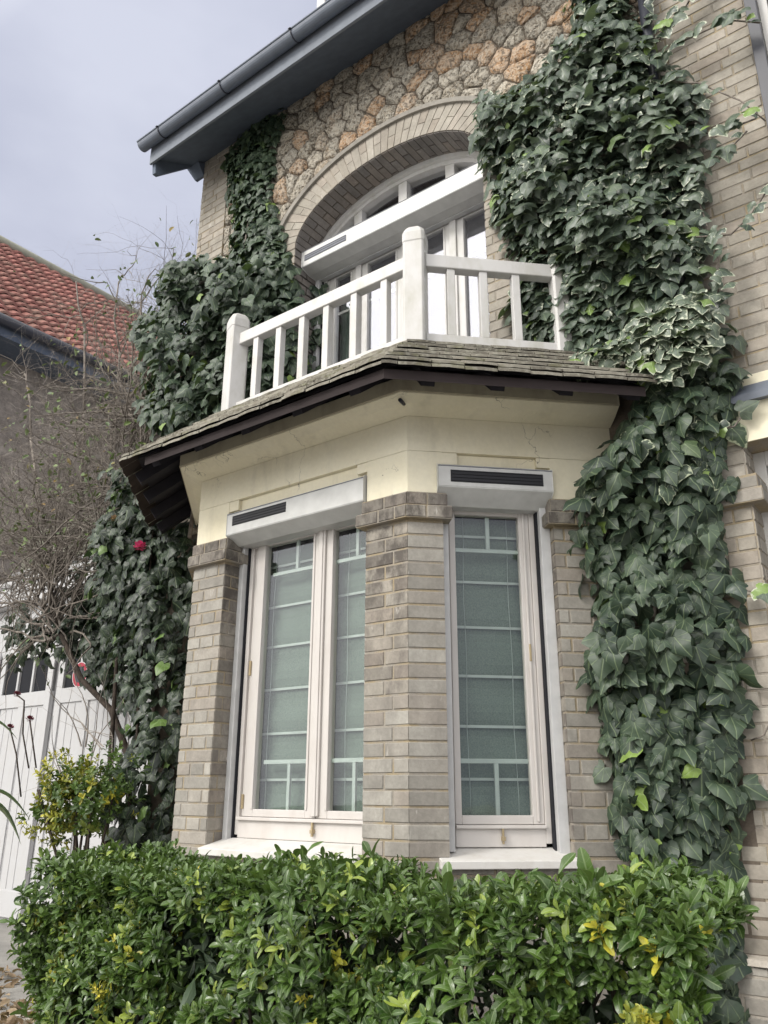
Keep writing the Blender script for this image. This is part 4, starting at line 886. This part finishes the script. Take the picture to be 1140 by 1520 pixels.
def vine_stems(name, pts_list, parent, mat):
    for P in pts_list:
        q = MB(); n = len(P); pp = []
        for a_, b_ in zip(P, P[1:]):
            for k in range(4): pp.append(Vector(a_).lerp(Vector(b_), k/4)+Vector((random.gauss(0, .012), random.gauss(0, .006), random.gauss(0, .01))))
        pp.append(Vector(P[-1])); q.tube(pp, [.018*(1-.7*i/len(pp)) for i in range(len(pp))], 6); q.build(name, mat, parent)
iv = empty('ivy_plant', (-1.3, 3.9, 0), 'tall column of glossy dark ivy climbing past the right side of the bay and balcony', 'ivy')
def tA(px, pz, ti):
    ti[:, 2] = np.where(rng.random(len(px)) < .2, .8, .1); ti[:, 0] = np.clip(ti[:, 0]*.8+.15*wobble(px, pz)+.1, 0, 1); ti[:, 1] *= .9; ti[:, 1] = np.where(rng.random(len(px)) < .015, .98, ti[:, 1]); return ti
def tV(px, pz, ti): ti[:, 2] = .95; ti[:, 0] = .9; return ti
def tB(px, pz, ti): ti[:, 2] = np.where((pz > 3.0) & (rng.random(len(px)) < .12), .9, .1); ti[:, 1] *= .88; ti[:, 1] = np.where(rng.random(len(px)) < .02, .97, ti[:, 1]); return ti
def tC(px, pz, ti): ti[:, 2] = .1; ti[:, 1] *= .88; ti[:, 1] = np.where(rng.random(len(px)) < .015, .96, ti[:, 1]); return ti
bt = ivy_batch(PA, 4.10,   .36, 3300, .098, .65, .03, tA, up=.55, thin=lambda x, z: 1-.9/(1+np.exp(np.clip((x+1.72)*14+(z-4.78)*14, -40, 40))))
PV = [(-1.62, 3.90), (-1.3, 3.98), (-.95, 4.12), (-.84, 3.98), (-.82, 3.70), (-1.1, 3.60), (-1.35, 3.74), (-1.62, 3.82)]
bt += ivy_batch(PV, 3.86, .14, 240, .085, .7, .02, tV, up=.7)
run = MB()
for P, n_ in (([(-1.0, 4.05, 6.0), (-.8, 4.03, 6.12), (-.6, 4.02, 6.35), (-.5, 4.02, 6.6)], 30), ([(-1.0, 4.0, 5.85), (-.8, 3.98, 5.85), (-.55, 3.97, 5.82), (-.40, 4.0, 5.72)], 14), ([(-.95, 3.95, 5.6), (-.75, 3.9, 5.42), (-.55, 3.88, 5.15), (-.45, 3.88, 4.95)], 6),
              ([(-.9, 3.98, 5.2), (-.7, 3.96, 5.08), (-.5, 3.96, 5.06)], 8), ([(-.95, 3.96, 4.9), (-.75, 3.93, 4.85), (-.55, 3.93, 4.98)], 9), ([(-.9, 4.0, 4.5), (-.72, 3.98, 4.42), (-.6, 3.98, 4.50), (-.5, 3.98, 4.62)], 8),
              ([(-.95, 3.98, 5.0), (-.86, 3.98, 4.75), (-.80, 3.98, 4.3), (-.84, 3.98, 4.0)], 26), ([(-1.02, 4.06, 6.0), (-.98, 4.06, 6.4), (-.97, 4.06, 6.9)], 22), ([(-.98, 4.02, 3.35), (-.86, 4.05, 3.36), (-.78, 4.07, 3.46)], 3), ([(-1.0, 4.05, 2.55), (-.88, 4.04, 2.5), (-.80, 4.05, 2.47)], 3),
              ([(-1.0, 4.1, 1.83), (-.94, 4.09, 1.85), (-.88, 4.1, 1.95)], 0)):
    run = MB()
    if n_: bt.append(trail(run, P, n_, .085, .12))
    else: run.tube([Vector(p) for p in P], .005, 4)
    run.build('runner', M['bark'], iv)
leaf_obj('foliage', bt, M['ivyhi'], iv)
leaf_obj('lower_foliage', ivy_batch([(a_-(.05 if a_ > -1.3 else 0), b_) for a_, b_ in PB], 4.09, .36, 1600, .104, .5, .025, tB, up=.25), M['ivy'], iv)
vine_stems('stem', [[(-1.35, 4.06, 0), (-1.30, 4.07, 1.2), (-1.38, 4.07, 2.4), (-1.2, 4.07, 3.6), (-1.4, 4.07, 4.8), (-1.5, 4.07, 6.0)], [(-1.2, 4.07, 0), (-1.18, 4.07, 1.5), (-1.1, 4.07, 3.0), (-1.1, 4.07, 4.4), (-1.15, 4.07, 6.3)]], iv, M['bark'])
ic = empty('ivy_plant', (-4.9, 3.9, 3.6), 'green ivy mounded at the left of the balcony and climbing the stonework to the eave', 'ivy')
leaf_obj('foliage', ivy_batch(PC2, 4.08, .50, 2100, .108, .55, .03, tC, up=.4) + ivy_batch(PC1, 4.10, .12, 1300, .085, .6, .03, tC, up=.4) + ivy_batch([(a_-.0, b_) for a_, b_ in PC2 if True], 4.45, .35, 700, .13, .55, .03, tC, up=.4), M['ivy'], ic)
vine_stems('stem', [[(-4.95, 3.95, 3.5), (-4.9, 3.9, 4.6), (-4.7, 4.0, 5.6), (-4.6, 4.05, 6.8)]], ic, M['bark'])
idk = empty('ivy_plant', (-5.3, 4.0, 0), 'deep green ivy curtain in the shade left of the bay, under its tiled eave', 'ivy')
def tD(px, pz, ti): ti[:, 2] = .1; ti[:, 1] *= .87; ti[:, 1] = np.where(rng.random(len(px)) < .03, .97, ti[:, 1]); return ti
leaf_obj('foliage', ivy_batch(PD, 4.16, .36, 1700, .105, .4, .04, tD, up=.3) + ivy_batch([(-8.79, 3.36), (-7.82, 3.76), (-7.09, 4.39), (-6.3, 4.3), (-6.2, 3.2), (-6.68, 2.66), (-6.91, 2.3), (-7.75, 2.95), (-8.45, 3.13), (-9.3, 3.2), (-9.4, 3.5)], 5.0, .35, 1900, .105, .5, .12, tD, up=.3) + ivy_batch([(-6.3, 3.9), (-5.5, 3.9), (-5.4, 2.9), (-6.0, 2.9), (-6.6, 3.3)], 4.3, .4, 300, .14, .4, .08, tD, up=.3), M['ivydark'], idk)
vine_stems('stem', [[(-5.3, 4.0, 0), (-5.35, 3.95, 1.2), (-5.5, 4.0, 2.6), (-5.6, 4.05, 4.0)]], idk, M['barkdark'])

# ------------------------------------------------------------------ hedge
hd = empty('clipped_hedge', (-2.1, 2.4, 0), 'clipped mixed evergreen hedge of laurel and spindle in front of the bay', 'hedge')
HX0, HX1, HY0, HY1 = -3.38, -.70, 2.06, 2.72
def htop(x): return 1.275+.012*(x+2)+.03*np.sin(x*5.1)+.02*np.sin(x*13+1)
def sprigs(n, kind, region, size, nl, spread=1.):
    """leafy shoots: region -> P, D (growth direction)"""
    P, D = region(n); m = len(P); out = []
    s0 = size*rng.uniform(.7, 1.25, m); a0 = rng.uniform(0, 6.28, m); ti0 = rng.random((m, 3))
    U, _, _ = basis(D, rng.normal(0, 1, (m, 3))); V = np.cross(D, U)
    for k in range(nl):
        ang = a0+k*2.4+rng.normal(0, .25, m); lev = k/nl; el = .25+.75*lev+rng.normal(0, .15, m)
        rad = U*np.cos(ang)[:, None]+V*np.sin(ang)[:, None]
        Y = rad*np.cos(el*1.2)[:, None]+D*np.sin(el*1.2)[:, None]; N = D*np.cos(el*1.2)[:, None]-rad*np.sin(el*1.2)[:, None]+rng.normal(0, .12, (m, 3))
        X, Y, Z = basis(N, Y); pos = P + D*(s0*(lev-.5)*.9*spread)[:, None]
        ti = ti0*.6+rng.random((m, 3))*.4; ti[:, 0] = np.clip(ti0[:, 0]*.55+.35*lev+.15*rng.random(m), 0, 1); ti[:, 1] = ti0[:, 1]
        out.append((LAUT[k % 3] if kind == 'l' else EUOT[k % 2], pos, X, Y, Z, s0*(1-.35*lev)*rng.uniform(.8, 1.15, m), ti))
    return out
def reg_hedge(mask=None, top=.4, x0=HX0, x1=HX1, rough=.06):
    def f(n):
        x = rng.uniform(x0, x1, n); w = rng.random(n); P = np.zeros((n, 3)); D = np.zeros((n, 3)); zt = htop(x)
        t = w < top; fr = (w >= top) & (w < .92); sd = w >= .92
        P[:, 0] = x
        P[t, 1] = rng.uniform(HY0, HY1, t.sum()); P[t, 2] = zt[t]+rng.normal(0, .018, t.sum()); D[t] = np.stack([rng.normal(0, .35, t.sum()), rng.normal(-.15, .3, t.sum()), np.ones(t.sum())], 1)
        zz = rng.random(n)**.8; fz_ = .12+(zt-.12)*zz
        bul = .05*np.sin(x*4.3+fz_*6)+.04*np.sin(x*9-fz_*8)
        P[fr, 1] = HY0+(rng.exponential(.06, n)+bul)[fr]; P[fr, 2] = fz_[fr]; D[fr] = np.stack([rng.normal(0, .4, fr.sum()), -np.ones(fr.sum()), rng.normal(.7, .35, fr.sum())], 1)
        P[sd, 0] = HX0+rng.exponential(.05, sd.sum()); P[sd, 1] = rng.uniform(HY0, HY1, sd.sum()); P[sd, 2] = fz_[sd]; D[sd] = np.stack([-np.ones(sd.sum()), rng.normal(0, .4, sd.sum()), rng.normal(.7, .3, sd.sum())], 1)
        # rounded shoulders and gaps
        D = nrm(D); g_ = np.sin(P[:, 0]*6.3+1)*np.sin(P[:, 2]*9+P[:, 0]*2)+.6*np.sin(P[:, 0]*17)*np.sin(P[:, 2]*15)
        k = ~(fr & (g_ > .3) & (rng.random(n) < .8) & (P[:, 2] < 1.15))
        if mask is not None: k &= mask(P)
        return P[k], D[k]
    return f
right = lambda P: rng.random(len(P)) < 1/(1+np.exp(-(P[:, 0]+2.7)*4))
left = lambda P: rng.random(len(P)) < 1/(1+np.exp((P[:, 0]+2.55)*4))
bt = sprigs(3300, 'l', reg_hedge(right, .42), .059, 6) + sprigs(3600, 'l', reg_hedge(left, .42, HX0, -2.1), .052, 7) + sprigs(28, 'l', reg_hedge(right, .8), .105, 8, 1.6)
leaf_obj('laurel_foliage', bt, M['laurel'], hd)
def clump(P):
    c_ = np.array([(-3.3, .9), (-2.9, 1.1), (-1.0, 1.0), (-.8, .75), (-1.1, .5), (-1.7, .9), (-2.6, .6), (-.75, 1.3)]); d = np.min(np.hypot(P[:, None, 0]-c_[None, :, 0], P[:, None, 2]-c_[None, :, 1]), 1); return d < .24
leaf_obj('spindle_foliage', sprigs(5000, 'e', reg_hedge(clump, .25), .036, 9, 1.6), M['euon'], hd)
def yel(P):
    c_ = np.array([(-3.05, 1.33), (-2.75, 1.34), (-2.55, 1.34), (-2.35, .72), (-2.15, .6), (-.72, 1.12), (-.85, .8), (-2.9, .9)]); d = np.min(np.hypot(P[:, None, 0]-c_[None, :, 0], P[:, None, 2]-c_[None, :, 1]), 1); return d < .07
for c__ in [(-3.0, 1.28), (-2.72, 1.29), (-2.5, 1.29), (-2.3, .72), (-2.1, .6), (-.82, 1.10), (-.92, .8), (-2.8, .9)]:
    def yc(n, c__=c__):
        top_ = c__[1] > 1.2; P = rng.normal(0, .022, (n, 3))+np.array([c__[0], 2.3 if top_ else HY0-.03, htop(np.array(c__[0]))+.02 if top_ else c__[1]]); return P, nrm(rng.normal(0, .4, (n, 3))+np.array([0, -.4 if top_ else -1, 1 if top_ else .6]))
    leaf_obj('yellow_shoot', sprigs(16, 'e', yc, .027, 7, 1.4), M['yellow'], hd)
# interior: leaves with shade put into their colour, and a thicket of stems
def inner(n):
    x = rng.uniform(HX0+.1, HX1-.1, n); P = np.stack([x, rng.uniform(HY0+.12, HY1-.05, n), rng.uniform(.15, 1, n)*(htop(x)-.07)], 1); return P, nrm(rng.normal(0, 1, (n, 3)))
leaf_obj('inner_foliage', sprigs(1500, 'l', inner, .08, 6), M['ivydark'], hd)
q = MB()
for i in range(130):
    x = random.uniform(HX0+.15, HX1-.16); y = random.uniform(HY0+.2, HY1-.15); pp = [Vector((x, y, 0))]
    for k in range(6): v_ = pp[-1]+Vector((random.gauss(0, .05), random.gauss(0, .04), .19)); v_.x = min(max(v_.x, HX0+.12), HX1-.14); v_.y = max(v_.y, HY0+.14); pp.append(v_)
    q.tube(pp, [.014*(1-.12*k) for k in range(7)], 5)
q.build('stem', M['barkdark'], hd)

# ------------------------------------------------------------------ golden spindle shrub by the garage
bs = empty('golden_shrub', (-5.5, 3.6, 0), 'small shrub with golden-edged leaves left of the bay, behind the hedge', 'shrub')
def reg_b(n):
    P = nrm(rng.normal(0, 1, (n, 3)))*(rng.random(n)**.4)[:, None]; D = nrm(P+np.array([0, 0, .5])); P = P*np.array([.46, .30, .32])*(1+.25*np.sin(P[:, :1]*7+P[:, 2:]*5)); P[:, 2] += .16*P[:, 0]; return P+np.array([-5.48, 3.6, 1.55]), D
leaf_obj('foliage', sprigs(300, 'e', reg_b, .05, 8, 1.5), M['euon'], bs)
def reg_c(n):
    P, D = reg_b(n); k = (P[:, 0] < -5.5+.1*rng.normal(0, 1, n)) & (P[:, 1] < 3.65); return P[k], D[k]
leaf_obj('golden_foliage', sprigs(480, 'e', reg_c, .048, 7, 1.5), M['yellow'], bs)
q = MB()
for i in range(9): q.tube([(-5.4+random.uniform(-.06, .06), 3.62, 0), (-5.4+random.uniform(-.1, .1), 3.62, .8), (-5.5+random.uniform(-.3, .3), 3.6+random.uniform(-.2, .2), 1.6)], [.018, .014, .006], 5)
q.build('stem', M['barkdark'], bs)

# ------------------------------------------------------------------ climbing rose: bare twiggy crown over the garage
rs = empty('climbing_rose', (-6.0, 4.6, 0), 'leggy climbing rose, a tangle of bare grey twigs with a few leaves and pink blooms', 'rose')
tw_ = [MB(), MB(), MB()]; leafP = []
def grow(p, d, L, r, depth):
    n = max(3, int(L/.11)); pts = [p]; rr = [r]
    for k in range(n):
        d = (d+Vector((random.gauss(0, .24), random.gauss(0, .13), random.gauss(0, .22)+(.02 if depth < 2 else -.01)))).normalized()
        q_ = pts[-1]+d*(L/n)
        if q_.y < 3.3: d.y = abs(d.y)
        if q_.z > 7.0: d.z = -abs(d.z)*.3
        pts.append(q_); rr.append(r*(1-.75*(k+1)/n))
        if depth < 3 and random.random() < (.62 if depth else .5)*(1 if q_.z > 4.1 or depth == 0 and q_.z > 3.6 else .25):
            a_ = Vector((random.gauss(0, 1), random.gauss(0, .55), random.gauss(0, 1))); a_ -= d*a_.dot(d); a_.normalize()
            grow(q_, (d*.55+a_*.85).normalized(), L*random.uniform(.35, .62), rr[-1]*.62, depth+1)
    tw_[min(depth, 2)].tube(pts, rr, 6 if depth == 0 else (5 if depth == 1 else 3), cap=False)
    if depth >= 2 or random.random() < .4: leafP.extend([(tuple(x), tuple(d)) for x in pts[-2:]])
trunk = [Vector((-5.95, 4.5, 0)), Vector((-6.1, 4.55, 1.1)), Vector((-6.38, 4.6, 1.9)), Vector((-6.7, 4.6, 2.3)), Vector((-7.26, 4.6, 2.63)), Vector((-7.75, 4.6, 3.15)), Vector((-7.98, 4.6, 3.45)), Vector((-8.1, 4.6, 3.85))]
q = MB(); q.tube(trunk, [.045, .04, .034, .030, .028, .027, .025, .02], 8)
q.tube([Vector((-5.9, 4.5, 0)), Vector((-5.8, 4.5, 1.4)), Vector((-5.95, 4.45, 2.8)), Vector((-6.2, 4.4, 4.2)), Vector((-6.35, 4.4, 5.2))], [.035, .03, .026, .02, .014], 8)
q.tube([Vector((-6.0, 4.3, 0)), Vector((-6.15, 4.3, 1.2)), Vector((-6.3, 4.35, 2.2)), Vector((-6.45, 4.4, 3.2))], [.03, .028, .02, .012], 6)
q.build('trunk', M['barkdark'], rs)
for i in range(170):
    b0 = random.choice(trunk[5:]+[Vector((-6.2, 4.4, 4.2)), Vector((-6.35, 4.4, 5.2)), Vector((-6.1, 4.42, 3.6))]); th = random.uniform(-.6, 2.7)
    left_ = b0.x < -7
    th = random.uniform(.3, 3.3) if left_ else random.uniform(1.0, 3.2)
    grow(b0+Vector((random.gauss(0, .08), random.gauss(0, .08), random.gauss(0, .1))), Vector((math.cos(th), random.gauss(0, .25), math.sin(th)*.9+.05)).normalized(), random.uniform(1.0, 2.2), random.uniform(.009, .016), 0)
for P in ([(-7.2, 4.5, 4.3), (-7.1, 4.5, 5.2), (-7.15, 4.5, 6.2), (-7.35, 4.5, 7.2)], [(-7.5, 4.5, 4.4), (-7.7, 4.5, 5.6), (-7.95, 4.5, 6.8), (-8.3, 4.5, 7.6)], [(-6.6, 4.4, 4.8), (-6.5, 4.4, 5.8), (-6.7, 4.4, 6.6)], [(-8.2, 4.5, 4.4), (-8.8, 4.5, 5.6), (-9.2, 4.5, 6.6)]):
    for k in range(3):
        a_, b_ = Vector(P[k]) , Vector(P[min(k+1, len(P)-1)])
        if a_ != b_: tw_[0].tube([a_, a_.lerp(b_, .5)+Vector((random.gauss(0, .05), 0, 0)), b_], [.020-.004*k, .018-.004*k, .016-.004*k], 5)
        for m_ in range(3): grow(a_.lerp(b_, random.random()), Vector((random.gauss(0, .8), random.gauss(0, .2), random.uniform(.2, 1))).normalized(), random.uniform(.5, 1.0), .008, 1)
for i in range(14):  # thin canes low down in front of the garage door
    grow(Vector((random.uniform(-6.6, -5.8), 4.2, random.uniform(1.2, 2.0))), Vector((random.gauss(-.5, .3), 0, 1)).normalized(), random.uniform(.5, 1.1), .008, 2)
for nm, q_, m_ in (('branch', tw_[0], 'bark'), ('side_branch', tw_[1], 'bark'), ('twig', tw_[2], 'barkpale')): q_.build(nm, M[m_], rs)
lp = [leafP[i] for i in range(len(leafP)) if random.random() < (0 if leafP[i][0][2] > 6.9 else .06 if leafP[i][0][2] > 6.3 else (.05 if leafP[i][0][2] > 4.6 else .10))]
Pn = np.array([p for p, d in lp]); m = len(Pn); X, Y, Z = basis(rng.normal(0, .5, (m, 3))+np.array([0, -.6, .5]), rng.normal(0, .6, (m, 3))+np.array([0, 0, -.4])); leaf_obj('leaves', [(EUOT[0], Pn, X, Y, Z, rng.uniform(.035, .085, m), rng.random((m, 3)))], M['rose'], rs)
def bloom(loc, r, mat, n=22):
    q = MB(); c_ = Vector(loc)
    for k in range(n):
        a_ = k*2.399; el = 1.4-2.3*(k/n); rr_ = r*(.6+.4*math.sin(math.pi*min(1, k/n+.15))); d = Vector((math.cos(a_)*math.cos(el), math.sin(a_)*math.cos(el), math.sin(el)))
        t1 = Vector((-math.sin(a_), math.cos(a_), 0)); up_ = d.cross(t1); b0 = c_+d*r*.15; w_ = rr_*.75
        P = [b0, b0+d*rr_*.5-t1*w_*.6, b0+d*rr_*.95-t1*w_*.45+up_*rr_*.15, b0+d*rr_*1.05+up_*rr_*.28, b0+d*rr_*.95+t1*w_*.45+up_*rr_*.15, b0+d*rr_*.5+t1*w_*.6]
        q.geo(P, [(0, 1, 2, 3), (0, 3, 4, 5)], 0, (random.random(), 0, 0), True)
    q.build('flower', mat, rs)
bloom((-5.23, 3.68, 3.40), .05, M['petal']); bloom((-5.8, 3.8, 3.78), .035, M['deadleaf']); bloom((-6.5, 4.3, 3.35), .04, M['deadleaf'])
for P in ([(-5.9, 3.4, 1.75), (-6.05, 3.4, 2.0), (-6.1, 3.4, 2.25), (-6.22, 3.4, 2.3)], [(-5.95, 3.4, 1.55), (-6.1, 3.4, 1.85), (-6.25, 3.4, 2.05)], [(-5.8, 3.4, 1.75), (-5.98, 3.4, 2.1)]):
    q = MB(); q.tube([Vector(p) for p in P], .006, 5); q.build('cane', M['barkdark'], rs); bloom(P[-1], .032, M['petaldead'], 14)

# ------------------------------------------------------------------ near laurel sprig at the lower left edge
sp = empty('laurel_sprig', (-1.3, .55, 0), 'blurred near laurel leaves poking in at the left edge of the photo', 'plant')
def big_leaf(base, tip, w, up=Vector((0, 0, 1))):
    b_, t_ = Vector(base), Vector(tip); L = (t_-b_).length; Y = (t_-b_).normalized(); Xv = Y.cross(up).normalized(); Z = Xv.cross(Y); q = MB(); n = 10; V = []
    for i in range(n+1):
        f = i/n; h = w*math.sin(math.pi*min(1, f**.85))*(1-.15*f); c_ = b_+Y*L*f+Z*(L*.16*math.sin(math.pi*f))-Vector((0, 0, L*.18*f*f)); V += [c_-Xv*h+Z*h*.35, c_, c_+Xv*h+Z*h*.35]
    q.geo(V, [(3*i+k, 3*i+k+1, 3*i+k+4, 3*i+k+3) for i in range(n) for k in (0, 1)], 0, (.3, .2, .2), True); return q
for bb, tt, w in (((-1.147, .552, 1.683), (-1.087, .605, 1.678), .010), ((-1.167, .579, 1.592), (-1.095, .644, 1.578), .011), ((-1.165, .577, 1.587), (-1.112, .646, 1.545), .018)):
    o = big_leaf(bb, tt, w).build('leaf', M['laurel'], sp); uv = o.data.uv_layers.new(name='UVMap')
q = MB(); q.tube([(-1.30, .55, 0), (-1.26, .54, .9), (-1.168, .575, 1.58), (-1.15, .55, 1.69)], .004, 6); q.build('stem', M['bark'], sp)

# ------------------------------------------------------------------ dry leaves on the ground
n = 5200; P = np.stack([rng.uniform(-8.6, -2.4, n), rng.uniform(1.6, 4.9, n), rng.uniform(.005, .05, n)], 1); k = P[:, 1] < 4.5+.25*np.sin(P[:, 0]*3)-.4*rng.random(n); P = P[k]; m = len(P)
X, Y, Z = basis(rng.normal(0, .45, (m, 3))+np.array([0, 0, 1]), rng.normal(0, 1, (m, 3))); lf = leaf_obj('leaf_litter', [(EUOT[0], P, X, Y, Z, rng.uniform(.05, .12, m), rng.random((m, 3)))], M['litter'], None)
tag(lf, kind='stuff')
q = MB(); q.face([(-6.5, 2.75, .004), (1.5, 2.75, .004), (1.5, 4.0, .004), (-6.5, 4.0, .004)]); tag(q.build('bounce_strip', m_plain('pale_bounce', (.62, .59, .54), .95)), kind='structure')  # unseen pale strip added behind the hedge to bounce light upward
# ------------------------------------------------------------------ trees across the street, behind the photographer (seen mirrored in the panes)
for i, (tx, ty, h) in enumerate(((-13, -17, 6.5), (-3, -19, 7.5), (7, -18, 6.0))):
    t = empty('street_tree', (tx, ty, 0), None, 'tree', 'trees across the street')
    t['label'] = 'broadleaf street tree across the street, %s of the row' % ('westernmost', 'tallest in the middle', 'easternmost and lowest')[i]
    q = MB(); q.tube([(tx, ty, 0), (tx+.1, ty, 2.5), (tx, ty+.1, 5)], [.22, .16, .08], 8); q.build('trunk', M['bark'], t)
    m = 1500; c_ = nrm(rng.normal(0, 1, (26, 3)))*np.array([2.6, 2.4, 2.2])*rng.uniform(.3, 1, (26, 1)); w = rng.integers(0, 26, m); P = c_[w]+rng.normal(0, .55, (m, 3))+np.array([tx, ty, h-3]); X, Y, Z = basis(rng.normal(0, 1, (m, 3)), rng.normal(0, 1, (m, 3)))
    leaf_obj('crown', [(EUOT[0], P, X, Y, Z, rng.uniform(.35, .6, m), rng.random((m, 3)))], M['treefar'], t)
